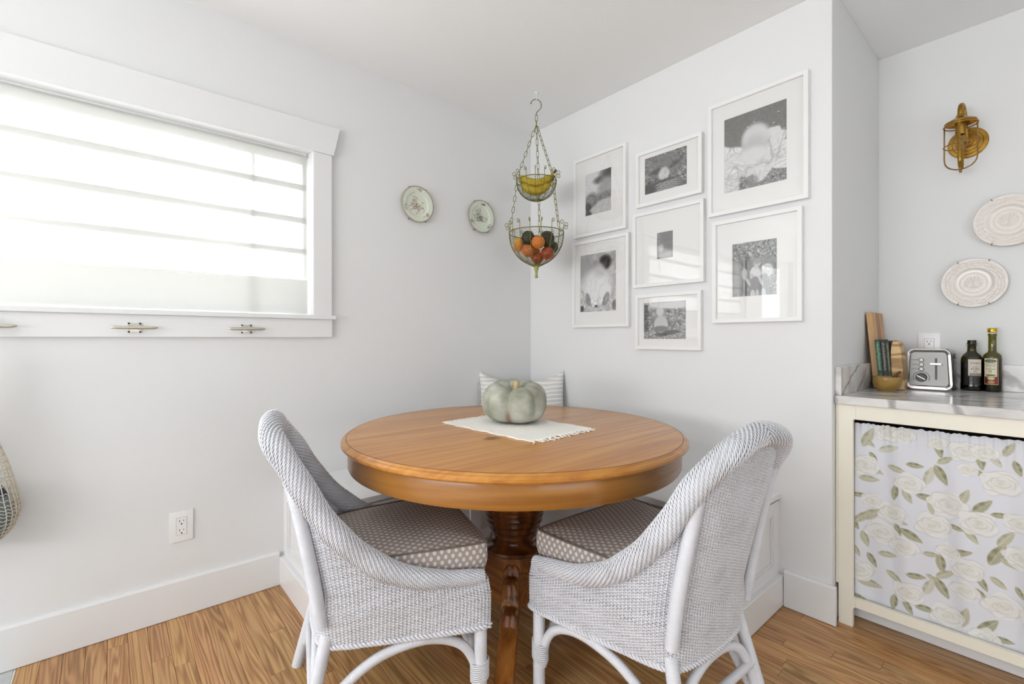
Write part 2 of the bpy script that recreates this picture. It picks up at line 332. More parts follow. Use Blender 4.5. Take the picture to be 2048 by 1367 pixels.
for i in range(6):
    for j in range(5):
        MB().box((0.003 + i * 0.305, -2.345 - (j + 1) * 0.305 + 0.003, -0.019), (0.302 + i * 0.305 , -2.345 - j * 0.305, -0.0005), 0.001).build('tile', mTile, fl)
MB().box((0.0, -5.0, -0.019), (3.2, -2.340, -0.002)).build('grout', pbr('white_grout', rgb(226, 226, 222), 0.8), fl)

# ------------------------------------------------------------------ walls, ceiling, trim
H = 2.442
wl = MB()
wl.box((-0.16, -5.4, 0), (0, -4.75, H)); wl.box((-0.16, -4.75, 2.1), (0, -3.75, H)); wl.box((-0.16, -3.75, 0), (0, -3.29, H))
wl.box((-0.16, -3.29, 0), (0, -1.372, 1.185)); wl.box((-0.16, -3.29, 1.985), (0, -1.372, H)); wl.box((-0.16, -1.372, 0), (0, 0.9, H))
struct(wl.build('wall_left', mPlaster))
struct(MB().box((0.0, 0, 0), (1.70, 0.727, H), 0.002).build('wall_right', mPlaster))
struct(MB().box((0.0, 0.727, 0), (4.9, 0.9, H)).build('wall_niche', mPlaster))
struct(MB().box((0, -5.6, 0), (4.9, -5.4, H)).build('wall_back', mPlaster))
struct(MB().box((4.75, -5.4, 0), (4.95, 0.727, H)).build('wall_front', mPlaster))
struct(MB().box((-0.16, -5.6, H), (4.95, 0.9, H + 0.1)).build('ceiling', mCeil))
# baseboards: square board with a slim eased top
b1 = MB().prism([(0, 0.002), (0.015, 0.002), (0.015, 0.140), (0.011, 0.148), (0, 0.148)], 'y', -3.75, -1.532)
struct(b1.build('baseboard_left', mTrim))
b2 = MB().prism([(0, 0.002), (-0.015, 0.002), (-0.015, 0.140), (-0.011, 0.148), (0, 0.148)], 'x', 1.535, 1.7155)
struct(b2.build('baseboard_right', mTrim))

# window 1: casing, stool, apron, jambs, sash
win = struct(thing('window_1', 'wide white-cased window behind a sheer roman shade', None, (0, -2.33, 1.6)))
def wpart(mb, name, m=mTrim, par=None): 
    o = mb.build(name, m, par or win); 
    if par is None: o.location = (0, 2.33, -1.6)
    return o
wpart(MB().prism([(-3.395, 1.962), (-1.297, 1.962), (-1.268, 2.094), (-3.424, 2.094)], 'x', 0.0, 0.026, 0.0012), 'head_casing')
wpart(MB().box((0, -1.389, 1.203), (0.019, -1.304, 1.962), 0.0012), 'side_casing')
wpart(MB().box((0, -3.375, 1.203), (0.019, -3.29, 1.962), 0.0012), 'side_casing')
wpart(MB().box((-0.10, -3.40, 1.184), (0.034, -1.289, 1.203), 0.002), 'window_stool')
wpart(MB().box((0, -3.375, 1.100), (0.019, -1.302, 1.184), 0.0012), 'apron')
wpart(MB().box((-0.158, -1.390, 1.203), (0.004, -1.372, 1.985)), 'jamb')
wpart(MB().box((-0.158, -3.29, 1.203), (0.004, -3.272, 1.985)), 'jamb')
wpart(MB().box((-0.158, -3.272, 1.965), (0.004, -1.390, 1.985)), 'head_jamb')
sash = MB()
for yy in (-3.25, -1.625, -1.432): pass
sash.box((-0.135, -3.272, 1.203), (-0.10, -1.390, 1.235)); sash.box((-0.135, -3.272, 1.93), (-0.10, -1.390, 1.965))
sash.box((-0.135, -1.425, 1.235), (-0.10, -1.390, 1.93)); sash.box((-0.135, -3.272, 1.235), (-0.10, -3.237, 1.93)); sash.box((-0.104, -1.632, 1.235), (-0.092, -1.616, 1.93)); sash.box((-0.135, -3.05, 1.235), (-0.10, -3.022, 1.93))
so = wpart(sash, 'sash_frame')
g = MB().box((-0.121, -3.24, 1.23), (-0.117, -1.42, 1.935)).build('glass_pane', mWinGlass, so)
# window 2 further along the same wall (seen only in the picture glass)
w2 = struct(thing('window_2', 'glazed side door further along the window wall', None, (0, -4.25, 0)))
f2 = MB(); 
for lo, hi in (((-0.13, -0.5, 0), (-0.06, -0.4, 2.1)), ((-0.13, 0.4, 0), (-0.06, 0.5, 2.1)), ((-0.13, -0.4, 2.0), (-0.06, 0.4, 2.1)), ((-0.13, -0.4, 0), (-0.06, 0.4, 0.25))): f2.box(lo, hi)
f2.build('door_frame', mTrim, w2); MB().box((-0.10, -0.4, 0.25), (-0.096, 0.4, 2.0)).build('glass_pane', mWinGlass, w2)
# ground outside
struct(MB().box((-14, -16, -0.5), (-0.4, 8, -0.4)).build('ground', pbr('pale_paving', rgb(196, 194, 190), 0.9, var=(3, rgb(176, 174, 170), 0.4, 0.6))))

# roman shade
sh = thing('roman_shade', 'sheer white roman shade with horizontal folds covering the window', 'window shade', (-0.04, -2.33, 1.21))
pan = MB(); ys = np.linspace(-3.262, -1.400, 60); zs = np.array([1.209, 1.36, 1.3725, 1.49, 1.5125, 1.635, 1.658, 1.79, 1.812, 1.9, 1.955])
xs = np.array([0.012, 0.012, 0.004, 0.004, 0.002, 0.003, 0.001, 0.002, 0.0, 0.0, 0.0])
V = np.zeros((len(zs), len(ys), 3)); V[..., 1] = ys[None] + 2.33; V[..., 2] = (zs - 1.21)[:, None]; V[..., 0] = xs[:, None] + 0.0015 * np.sin(ys[None] * 9 + zs[:, None] * 3)
pan.grid(V); po = pan.build('shade_panel', mShade, sh, smooth=False)
for k, (za, zb, xx) in enumerate(((1.488, 1.514, 0.0005), (1.632, 1.660, 0.0), (1.786, 1.814, -0.001))):
    f = MB(); f.box((xx - 0.0022, -3.262 + 2.33, za - 1.21), (xx - 0.0012, -1.400 + 2.33, zb - 1.21)); f.build('fold', mFold, sh)
MB().box((0.0075, -3.262 + 2.33, 0.0), (0.0090, -1.400 + 2.33, 1.368 - 1.21)).build('bottom_hem', mHem, sh)
MB().box((-0.006, -1.422 + 2.33, 0.162), (-0.0045, -1.400 + 2.33, 1.955 - 1.21)).build('side_hem', mFold, sh)
MB().box((-0.006, -3.262 + 2.33, 1.905 - 1.21), (-0.0045, -1.4221 + 2.33, 1.955 - 1.21)).build('top_band', mTop, sh)  # second cloth layer, makes a greyer band along the top
MB().box((-0.006, 2.33 - 1.633, 0.0), (-0.0045, 2.33 - 1.617, 1.904 - 1.21)).build('stripe_strip', mHem, sh)  # strip added behind the panel, draws a darker stripe at the mullion
MB().box((-0.030, -3.262 + 2.33, 1.945 - 1.21), (-0.005, -1.402 + 2.33, 1.9645 - 1.21)).build('head_rail', mTrim, sh)
MB().tube([(-0.022, 2.33 - 1.967, 0.15), (-0.022, 2.33 - 1.967, 0.74)], 0.0016, 6).build('lift_cord', mTrim, sh)

# boat cleats on the apron
def make_cleat(label, y):
    t = thing('boat_cleat', label, 'cleat', (0.019, y, 1.135), 0, 'boat cleats on the window apron')
    bm = MB(); a = np.linspace(0, 2 * PI, 40, endpoint=False)
    rad = 0.0165 + 0.0075 * np.abs(np.cos(2 * (a - PI / 4))) ** 3 * 1.0
    poly = [(1.15 * r * math.cos(q) if False else r * math.cos(q) * 1.05, r * math.sin(q) * 0.98) for r, q in zip(rad, a)]
    bm.prism(poly, 'x', 0, 0.004, 0.0006); bm.build('base_plate', mNickel, t, angle=40)
    st = MB()
    for s in (-1, 1): st.tube([(0.002, s * 0.013, 0), (0.014, s * 0.012, 0), (0.022, s * 0.015, 0)], [0.008, 0.006, 0.007], 10)
    st.build('stem', mNickel, t, smooth=True)
    P = np.array([(0.020, -0.070, 0.001), (0.0225, -0.055, 0), (0.024, -0.02, 0), (0.024, 0.02, 0), (0.0225, 0.055, 0), (0.020, 0.070, 0.001)]); Q = cr(P, 8)
    u = np.linspace(-1, 1, len(Q)); MB().tube(Q, 0.0068 * np.sqrt(np.clip(1.02 - np.abs(u) ** 2.6, 0.06, 1)), 12).build('horn', mNickel, t, smooth=True)
    for sy in (-1, 1):
        for sz in (-1, 1): MB().lathe([(0, 0.0058), (0.0022, 0.0056), (0.0036, 0.004), (0.0036, 0.003)], 10, rot=Matrix.Rotation(PI / 2, 4, 'Y'), at=(0, sy * 0.0165, sz * 0.0155)).build('screw', mBlack, t)
    return t
make_cleat('nickel boat cleat under the window nearest the corner, right of the other two', -1.664)
make_cleat('nickel boat cleat midway along the window apron, between the other two', -2.034)
make_cleat('nickel boat cleat at the left edge of the photo holding the net bag', -2.404)

# outlets
def make_outlet(loc, rz, label, group):
    t = thing('wall_outlet', label, 'outlet', loc, rz, group)
    MB().prism([(-0.0385, -0.060), (0.0385, -0.060), (0.0385, 0.060), (-0.0385, 0.060)], 'y', -0.006, -0.0002, 0.0028).build('cover_plate', mOutlet, t, angle=50)
    MB().box((-0.0165, -0.0075, -0.0335), (0.0165, -0.0058, 0.0335), 0.0006).build('receptacle', mOutlet, t)
    s = MB()
    for zz in (0.018, -0.018):
        s.box((-0.0075, -0.0079, zz - 0.001), (-0.0055, -0.0074, zz + 0.0075)); s.box((0.0055, -0.0079, zz + 0.0002), (0.0073, -0.0074, zz + 0.0065))
        s.lathe([(0, 0.0079), (0.0028, 0.0079), (0.0028, 0.0074)], 10, rot=RX90, at=(0, 0, zz - 0.0085))
    s.build('slots', mBlack, t); g = MB(); 
    for a, b, c, d in ((-0.0175, -0.0165, -0.0345, 0.0345), (0.0165, 0.0175, -0.0345, 0.0345)): g.box((a, -0.0063, c), (b, -0.0059, d))
    g.box((-0.0175, -0.0063, 0.0335), (0.0175, -0.0059, 0.0345)); g.box((-0.0175, -0.0063, -0.0345), (0.0175, -0.0059, -0.0335)); g.build('reveal', pbr('grey_reveal', rgb(150, 150, 150), 0.7), t)
    for zz in (0.0485, -0.0485): MB().lathe([(0, 0.0068), (0.002, 0.0066), (0.003, 0.0058)], 10, rot=RX90, at=(0, 0, zz)).build('screw', mOutlet, t)
make_outlet((0, -1.8885, 0.353), -PI / 2 + PI, 'white duplex wall outlet low on the wall below the window', None)
make_outlet((1.884, 0.727, 1.060), 0, 'white duplex outlet on the niche wall behind the toaster', None)

# ------------------------------------------------------------------ painted prints (flat print on real surfaces)
class Img:
    def __init__(s, w, h, base):
        s.w, s.h = w, h; s.a = np.ones((h, w, 3)) * (np.array(base) / 255.0)
        s.X, s.Y = np.meshgrid((np.arange(w) + .5) / w, (np.arange(h) + .5) / h); s.asp = h / w
    def mix(s, m, c): m = np.clip(m, 0, 1)[..., None]; s.a = s.a * (1 - m) + np.array(c if hasattr(c, '__len__') else (c, c, c)) / 255.0 * m; return s
    def ell(s, cx, cy, rx, ry, c, soft=0.12, ang=0, op=1.0, wob=0):
        dx = s.X - cx; dy = (s.Y - cy) * s.asp; ca, sa = math.cos(math.radians(ang)), math.sin(math.radians(ang))
        u = (dx * ca + dy * sa) / rx; v = (-dx * sa + dy * ca) / (ry * s.asp); d = np.sqrt(u * u + v * v)
        if wob: d = d * (1 + wob * np.sin(5 * np.arctan2(v, u) + cx * 31) + wob * .6 * np.sin(9 * np.arctan2(v, u) + cy * 17))
        return s.mix(op * np.clip((1 + soft / 2 - d) / soft, 0, 1), c)
    def box(s, x0, y0, x1, y1, c, soft=0.01, op=1.0):
        m = np.clip((s.X - x0) / soft, 0, 1) * np.clip((x1 - s.X) / soft, 0, 1) * np.clip((s.Y - y0) / soft, 0, 1) * np.clip((y1 - s.Y) / soft, 0, 1); return s.mix(m * op, c)
    def noise(s, n, amp, x0=0, y0=0, x1=1, y1=1, seed=0):
        r = np.random.default_rng(seed); g = r.standard_normal((int(n * s.asp) + 2, n + 2)); gx = s.X * n; gy = s.Y * (g.shape[0] - 2)
        i, j = gy.astype(int), gx.astype(int); fy, fx = gy - i, gx - j; fx = fx * fx * (3 - 2 * fx); fy = fy * fy * (3 - 2 * fy)
        v = (g[i, j] * (1 - fx) + g[i, j + 1] * fx) * (1 - fy) + (g[i + 1, j] * (1 - fx) + g[i + 1, j + 1] * fx) * fy
        m = ((s.X >= x0) & (s.X <= x1) & (s.Y >= y0) & (s.Y <= y1)).astype(float); s.a = s.a + (v * amp / 255.0 * m)[..., None]; return s
    def _v(s, n, seed):
        b = s.a.copy(); s.a = np.zeros_like(s.a); s.noise(n, 255.0, seed=seed); v = s.a[..., 0].copy(); s.a = b; return v
Img.ridge = lambda s, n, c, x0, y0, x1, y1, seed, w=.16, op=.7, tilt=0.0: s.mix(np.exp(-((s._v(n, seed) + tilt * np.sin(s.X * 14 + s.Y * 6)) / w) ** 2) * op * ((s.X >= x0) & (s.X <= x1) & (s.Y >= y0) & (s.Y <= y1) & (s.a[..., 0] > .70)), c)
def print_sheet(name, img, origin, uvec, vvec, mat, parent, disp=None):
    # grid of cell centres stretched to the full sheet; vvec points down
    t = np.linspace(0, 1, img.w); q = np.linspace(0, 1, img.h); V = np.array(origin)[None, None] + t[None, :, None] * np.array(uvec) + q[:, None, None] * np.array(vvec)
    if disp is not None: V = V + disp
    return MB().grid(V).build(name, mat, parent, smooth=True, col=img.a)

def photo1():   # two people asleep close together
    i = Img(70, 90, (205, 205, 205)); i.ell(.5, .15, .9, .35, 218, 1.0); i.ell(.95, .12, .35, .16, 70, .9); i.ell(.55, .22, .22, .08, 95, .8); i.ell(.85, .42, .34, .22, 160, .6); i.ell(.78, .62, .4, .1, 130, .8)
    i.ell(.25, .68, .26, .20, 120, .5); i.ell(.2, .66, .14, .1, 150, .6); i.ell(.12, .8, .1, .12, 60, .5); i.ell(.72, .92, .62, .22, 196, .25, -12); i.ell(.1, .97, .16, .08, 70, .5); i.noise(30, 7, seed=1); return i
def photo2():   # child in a brimmed hat and striped top among leaves
    i = Img(96, 76, (110, 110, 108)); i.noise(36, 46, seed=2).noise(14, 22, seed=3); i.ell(.5, .35, .52, .35, 128, .8, op=.85); i.ell(.48, .40, .34, .09, 70, .5, -10); i.ell(.5, .25, .2, .17, 120, .4)
    i.ell(.47, .55, .13, .17, 205, .45); i.ell(.5, .97, .46, .28, 78, .15)
    for k in range(7): i.ell(.5, .78 + k * .034, .42, .008, 190, .6, -3)
    i.ell(.1, .9, .18, .2, 60, .7); i.noise(48, 12, seed=4); return i
def photo3():   # child wrapped in towels lying on a pale blanket, dark ground behind
    i = Img(130, 168, (118, 117, 115)); i.noise(50, 6, seed=5)
    i.box(0, .66, 1, 1.02, 128); i.noise(70, 34, 0, .72, 1, 1, seed=6)
    i.ell(.05, .5, .38, .12, 232, .2, 10, wob=.08); i.ell(.12, .66, .36, .18, 222, .15, wob=.06); i.ell(.1, .9, .17, .14, 214, .12, 20, wob=.05); i.ell(.3, .7, .2, .1, 230, .2); i.ell(.9, .62, .26, .12, 226, .15, -14, wob=.05); i.ell(.95, .78, .26, .06, 228, .15, 10)
    i.ell(.76, .43, .22, .13, 222, .15, wob=.08); i.ell(.52, .36, .21, .17, 214, .4); i.ell(.52, .47, .2, .14, 196, .7); i.ell(.5, .62, .26, .14, 226, .3)
    i.ell(.66, .74, .135, .22, 220, .06, 28); i.ell(.60, .66, .07, .05, 196, .6, 20); i.ell(.40, .78, .12, .06, 216, .2); i.ell(.47, .92, .10, .09, 128, .5, op=.7)
    for k in range(11): i.ell(.02 + k * .085 % .5, .56 + (k * 37 % 29) / 80., .13, .006, 172, .9, -25 + k * 7, .7)
    for k in range(6): i.ell(.84 + (k % 3) * .06, .58 + k * .045, .12, .005, 178, .9, -15, .7)
    i.ridge(7, 168, 0, .4, 1, 1, 31, .13, .75, .5).ridge(13, 188, 0, .4, 1, 1, 32, .15, .6).noise(60, 6, 0, .4, 1, 1, seed=33); i.ell(.52, .36, .19, .15, 216, .45); i.ell(.51, .45, .17, .12, 190, .8, op=.8); i.ell(.48, .58, .22, .1, 222, .6)
    for x, yy in ((.87, .13), (.8, .25), (.4, .2), (.95, .36), (.5, .16)): i.ell(x, yy, .014, .007, 205, .5)
    return i
def photo4():   # small child in white sitting on pale stones, hands down
    i = Img(84, 108, (196, 196, 194)); i.noise(9, 18, seed=7).noise(30, 7, seed=8); i.ell(.1, .25, .3, .25, 160, 1.0); i.ell(.9, .5, .2, .1, 150, .8); i.ell(.5, .5, .42, .22, 226, .6); i.ell(.5, .66, .36, .22, 232, .15)
    i.ell(.7, .18, .15, .12, 44, .5); i.ell(.5, .22, .13, .05, 170, .9); i.ell(.55, .32, .16, .1, 206, .7)
    i.ell(.23, .78, .07, .12, 150, .2, -14); i.ell(.72, .8, .08, .13, 150, .2, 24); i.ell(.3, .93, .15, .04, 196, .3); i.ell(.6, .93, .15, .04, 190, .3); i.ell(.46, .9, .04, .02, 40, .5); i.ell(.04, .93, .07, .05, 50, .4); i.ell(.95, .9, .07, .08, 110, .6)
    i.ridge(8, 190, 0, .45, 1, 1, 51, .14, .6); i.noise(40, 16, 0, .75, 1, 1, seed=9); i.noise(24, 12, 0, .6, .2, .9, seed=10); return i
def photo5():   # tree crown over a pale figure
    i = Img(44, 64, (150, 150, 150)); i.noise(18, 22, 0, 0, 1, .7, seed=11); i.ell(.7, .2, .5, .25, 120, .8); i.ell(.8, .55, .4, .16, 130, .8); i.ell(.25, .6, .16, .14, 190, .6); i.box(0, .72, 1, 1, 205, .2); i.ell(.1, .95, .1, .02, 90, .6); return i
def photo6():   # family standing under trees
    i = Img(96, 118, (128, 130, 128)); i.noise(46, 40, 0, 0, 1, .32, seed=12); i.noise(20, 12, seed=13); i.box(0, .28, .25, 1, 150, .1); i.box(.3, .25, .36, 1, 84, .02); i.box(.26, .3, .3, 1, 186, .02); i.noise(40, 40, .8, .5, 1, 1, seed=14)
    i.ell(.57, .40, .075, .075, 190, .3); i.ell(.57, .37, .08, .05, 150, .3); i.ell(.53, .60, .12, .14, 214, .12); i.ell(.52, .84, .13, .2, 130, .12); i.ell(.77, .56, .13, .13, 196, .14, 20); i.ell(.76, .5, .09, .06, 206, .25); i.ell(.72, .82, .12, .22, 118, .15)
    i.ridge(9, 150, 0, .3, 1, 1, 41, .14, .5);i.ell(.29, .58, .06, .1, 196, .25); i.ell(.36, .72, .03, .1, 190, .3, -30); i.ell(.64, .72, .03, .1, 198, .3, -20); i.ell(.47, .96, .05, .08, 196, .2); i.ell(.57, .96, .04, .08, 190, .2); i.ell(.7, .95, .05, .09, 188, .2); return i
def photo7():   # child crouching on gravel with a long shadow
    i = Img(100, 80, (140, 140, 138)); i.noise(12, 20, 0, 0, 1, .6, seed=15); i.box(0, 0, 1, .22, 188, .05); i.noise(70, 44, 0, .62, 1, 1, seed=16); i.noise(36, 34, .55, .2, 1, .65, seed=17); i.box(0, .05, .13, .8, 54, .03); i.noise(30, 26, 0, 0, .2, .75, seed=18); i.box(.02, .3, .13, .33, 150, .02)
    i.ell(.62, .82, .24, .06, 52, .25, -6); i.ell(.42, .82, .16, .11, 66, .15); i.ell(.42, .6, .16, .22, 196, .14, 12); i.ell(.40, .26, .085, .13, 206, .2); i.ell(.42, .72, .17, .08, 110, .3); i.ell(.27, .82, .05, .03, 170, .3); return i

def picture(label, x0, x1, z0, z1, ph, px0, px1, pz0, pz1):
    cx, cz = (x0 + x1) / 2, (z0 + z1) / 2; w, h = (x1 - x0) / 2, (z1 - z0) / 2; fwid = 0.0165
    t = thing('picture_frame', label, 'picture', (cx, 0, cz), 0, 'framed photographs on the gallery wall')
    fr = MB()
    for k, (a, b) in enumerate((((-w, -h), (w, -h)), ((w, -h), (w, h)), ((w, h), (-w, h)), ((-w, h), (-w, -h)))):
        a, b = np.array(a), np.array(b); sgn = lambda p: np.array([np.sign(p[0]), np.sign(p[1])]); ai, bi = a - sgn(a) * fwid, b - sgn(b) * fwid
        q = [a, b, bi, ai]; v = [(p[0], yy, p[1]) for yy in (-0.025, -0.0005) for p in q]
        fr.add(v, [(0, 1, 2, 3), (7, 6, 5, 4), (0, 4, 5, 1), (2, 6, 7, 3)])
    fr.build('frame', mFrame, t)
    a0, a1, c0, c1 = px0 - cx, px1 - cx, pz0 - cz, pz1 - cz; m = MB(); ya, yb = -0.0125, -0.011; iw, ih = w - fwid + 0.001, h - fwid + 0.001
    for lo, hi in (((-iw, ya, -ih), (a0, yb, ih)), ((a1, ya, -ih), (iw, yb, ih)), ((a0, ya, c1), (a1, yb, ih)), ((a0, ya, -ih), (a1, yb, c0))): m.box(lo, hi)
    m.build('mat', mMat, t)
    print_sheet('photo', ph, (a0 - 0.002, -0.0108, c1 + 0.002), (a1 - a0 + .004, 0, 0), (0, 0, c0 - c1 - .004), mPrint, t)
    MB().box((-iw, -0.0105, -ih), (iw, -0.004, ih)).build('backing', mMat, t)
    MB().box((-iw, -0.0160, -ih), (iw, -0.0145, ih)).build('glass', mGlassPane, t); return t
picture('white framed upright photo of two people asleep, top left of the gallery', .400, .769, 1.683, 2.140, photo1(), .481, .665, 1.802, 2.038)
picture('white framed wide photo of a child in a brimmed hat and striped top', .832, 1.190, 1.772, 2.054, photo2(), .879, 1.110, 1.833, 2.017)
picture('largest white framed photo of a child wrapped in towels on a blanket', 1.220, 1.626, 1.648, 2.154, photo3(), 1.290, 1.545, 1.743, 2.072)
picture('white framed upright photo of a dark-haired child in white with both arms down', .390, .786, 1.159, 1.658, photo4(), .443, .697, 1.248, 1.577)
picture('white framed square picture with a tiny print and a very wide mat', .813, 1.199, 1.358, 1.742, photo5(), .949, 1.037, 1.494, 1.625)
picture('white framed photo of a family standing together under trees, lower right', 1.240, 1.604, 1.165, 1.622, photo6(), 1.326, 1.508, 1.278, 1.510)
picture('small white framed photo of a child crouching on gravel, lowest of the gallery', .828, 1.186, 1.040, 1.320, photo7(), .873, 1.105, 1.093, 1.277)

# ------------------------------------------------------------------ wall plates
def plate_mesh(prof, n, rings):
    P = resample(np.array(prof), rings); t = np.arange(n) * 2 * PI / n
    return P, t, np.stack([P[:, 0:1] * np.cos(t), P[:, 0:1] * np.sin(t), np.repeat(P[:, 1:2], n, 1)], -1)
def floral_plate(label, y, z, r, seed, dark):
    th = thing('floral_plate', label, 'plate', (0, y, z), 0, 'floral china plates on the window wall')
    k = r / 0.0985; prof = [(0.0005, .012), (.045 * k, .012), (.060 * k, .0135), (.068 * k, .019), (.097 * k, .0235), (.0985 * k, .0225), (.096 * k, .0205), (.066 * k, .015), (.045 * k, .006), (.0005, .006)]
    P, t, V = plate_mesh(prof, 96, 60); rr = P[:, 0:1] / k + 0 * t[None]; X = rr * np.cos(t); Y = rr * np.sin(t); c = np.ones(rr.shape + (3,)) * np.array([216, 223, 207])
    g = np.random.default_rng(seed)
    def blot(x, yv, s, colr, op): 
        nonlocal c
        d = np.sqrt((X - x) ** 2 + (Y - yv) ** 2) / s; m = np.clip(1.5 - d, 0, 1)[..., None] * op; c = c * (1 - m) + np.array(colr) * m
    pal = [(96, 92, 92), (176, 122, 116), (122, 140, 108), (70, 78, 76)] if dark else [(140, 116, 110), (196, 150, 140), (146, 150, 122), (168, 124, 116)]
    for _ in range(90): blot(-.004 + g.normal() * .020, -.012 + g.normal() * .012, .0032, pal[g.integers(4)], .7)
    for _ in range(46): blot(-.014 + g.normal() * .011, .016 + g.normal() * .016, .0028, pal[g.integers(4)], .65)
    for a in (80, 205, 320):
        for _ in range(12):
            b = math.radians(a) + g.normal() * .12; q = .078 + g.normal() * .005; blot(q * math.cos(b), q * math.sin(b), .0033, pal[g.integers(4)], .75)
    for a, wd2, cc in ((.0955, .0016, (128, 88, 66)), (.0915, .0006, (170, 130, 110)), (.063, .0007, (178, 190, 172))): m = np.clip(1.6 - np.abs(rr - a) / wd2, 0, 1)[..., None] * .85; c = c * (1 - m) + np.array(cc) * m
    # plate plane: local x -> world y, local y -> world z, local z -> world x
    W3 = np.stack([V[..., 2], V[..., 0], V[..., 1]], -1); MB().grid(W3, wrap=True).build('dish', mPlate, th, smooth=True, col=c / 255.0)
    for a in (60, 120, 240, 300):
        b = math.radians(a); u = np.array([0, math.cos(b), math.sin(b)]); MB().tube([u * (r + .0012) + [.010, 0, 0], u * (r + .0016) + [.0245, 0, 0], u * (r - .005) + [.0258, 0, 0]], .0013, 6).build('hanger_clip', mWireClip, th)
    w = MB()
    for a, b in ((60, 240), (120, 300)): w.tube([(.0045, (r + .001) * math.cos(math.radians(q)), (r + .001) * math.sin(math.radians(q))) for q in (a, b)], .001, 5)
    w.build('hanger_wire', mWireClip, th)
floral_plate('celadon floral china plate with faint pink bouquet, hung nearer the window', -.846, 1.817, .0985, 4, False)
floral_plate('celadon floral china plate with dark leafy sprigs, hung nearer the corner', -.418, 1.823, .0985, 9, True)

def relief_plate(label, x, z, r):
    th = thing('relief_plate', label, 'plate', (x, .727, z), 0, 'cream relief plates on the niche wall')
    k = r / .105; prof = [(.0005, .015), (.040 * k, .015), (.0405 * k, .0165), (.044 * k, .0165), (.0445 * k, .015), (.056 * k, .0155), (.066 * k, .022), (.102 * k, .0265), (.105 * k, .0262), (.105 * k, .0245), (.066 * k, .017), (.050 * k, .008), (.0005, .008)]
    P, t, V = plate_mesh(prof, 150, 110); rr = P[:, 0:1] / k + 0 * t[None]; ft = (P[:, 1:2] > .0145)
    X = rr * np.cos(t); Y = rr * np.sin(t); T = t[None] + 0 * rr
    shell_r = .027 * (1 + .10 * np.cos(11 * (T - PI / 2))); d2 = np.sqrt(X ** 2 + (Y + .004) ** 2); a2 = np.arctan2(Y + .018, X)
    sh_m = np.clip((.027 - np.sqrt(X ** 2 * .8 + (Y - .001) ** 2)) / .004, 0, 1) * (Y > -.022 + np.abs(X) * .25)
    hgt = .0022 * sh_m * (1 + .55 * np.cos(22 * a2)) + .0007 * np.clip((.039 - rr) / .003, 0, 1) * (1 - sh_m) * (np.sin(X * 900) * np.sin(Y * 900) > .1)
    band = np.clip((rr - .068) / .006, 0, 1) * np.clip((.100 - rr) / .004, 0, 1); hgt = hgt + band * .0017 * (np.sin(T * 17 + rr * 260) * np.sin(T * 9 - rr * 330) + .6 * np.sin(T * 34 - rr * 520))
    Z = V[..., 2] + hgt * ft
    W3 = np.stack([V[..., 0], -Z, V[..., 1]], -1); MB().grid(W3[::-1], wrap=True).build('dish', mCreamware, th, smooth=True)
    for a in (62, 118, 242, 298):
        b = math.radians(a); u = np.array([math.cos(b), 0, math.sin(b)]); MB().tube([u * (r + .001) - [0, .012, 0], u * (r + .0015) - [0, .028, 0], u * (r - .007) - [0, .0292, 0]], .0013, 6).build('hanger_clip', mWireClip, th)
    w = MB()
    for a, b in ((62, 242), (118, 298)): w.tube([((r + .001) * math.cos(math.radians(q)), -.005, (r + .001) * math.sin(math.radians(q))) for q in (a, b)], .001, 5)
    w.build('hanger_wire', mWireClip, th)
relief_plate('cream shell relief plate hung higher, cut off by the right edge', 2.133, 1.582, .106)
relief_plate('cream shell relief plate hung lower, above the toaster', 2.029, 1.333, .104)

# ------------------------------------------------------------------ brass cage sconce
sc = thing('wall_sconce', 'aged brass nautical cage sconce with a clear bulb on the niche wall', 'wall lamp', (2.010, .727, 1.943))
MB().lathe([(0, .020), (.018, .020), (.020, .014), (.036, .013), (.038, .0095), (.048, .009), (.050, .006), (.062, .0055), (.065, .003), (.065, .0002)], 48, rot=RX90).build('back_plate', mBrass, sc, angle=25)
ax = np.array([-.012, -.112]); 
arm = cr([(-.002, -.016, .0), (-.002, -.035, .02), (-.004, -.05, .07), (-.006, -.06, .115), (-.009, -.078, .138), (-.011, -.098, .137), (ax[0], ax[1], .115), (ax[0], ax[1], .085)], 10)
MB().tube(arm, np.linspace(.0075, .0105, len(arm)), 14).build('arm', mBrass, sc, smooth=True)
def SL(prof, name, m, n=36, par=sc, **k): return MB().lathe(prof, n, at=(ax[0], ax[1], 0)).build(name, m, par, angle=35)
SL([(.009, .095), (.014, .092), (.016, .084), (.030, .074), (.047, .064), (.0515, .062), (.0515, .056), (.048, .0545), (.02, .056), (.012, .058)], 'cap', mBrass)
SL([(.014, .060), (.0175, .058), (.0175, .012), (.015, .008), (.012, .010)], 'socket', mBrass)
bulb = SL([(.010, .012), (.011, .0), (.019, -.014), (.0225, -.028), (.020, -.042), (.010, -.051), (.0, -.053)], 'bulb', thin_glass('bulb_glass', (.97, .96, .93, 1), 1.55), 24)
fil = MB()
for q in (0, 1.57): fil.tube([(ax[0] + .006 * math.cos(q), ax[1] + .006 * math.sin(q), .0), (ax[0] + .008 * math.cos(q), ax[1] + .008 * math.sin(q), -.028), (ax[0], ax[1], -.036)], .0006, 5)
fil.build('filament', mBrassDark, bulb)
tt = np.linspace(0, 2 * PI, 48, endpoint=False)
for zz, rad in ((.049, .0535), (-.036, .0535)): MB().tube(np.stack([ax[0] + rad * np.cos(tt), ax[1] + rad * np.sin(tt), np.full(48, zz)], 1), .0026, 8, closed=True).build('cage_ring', mBrass, sc, smooth=True)
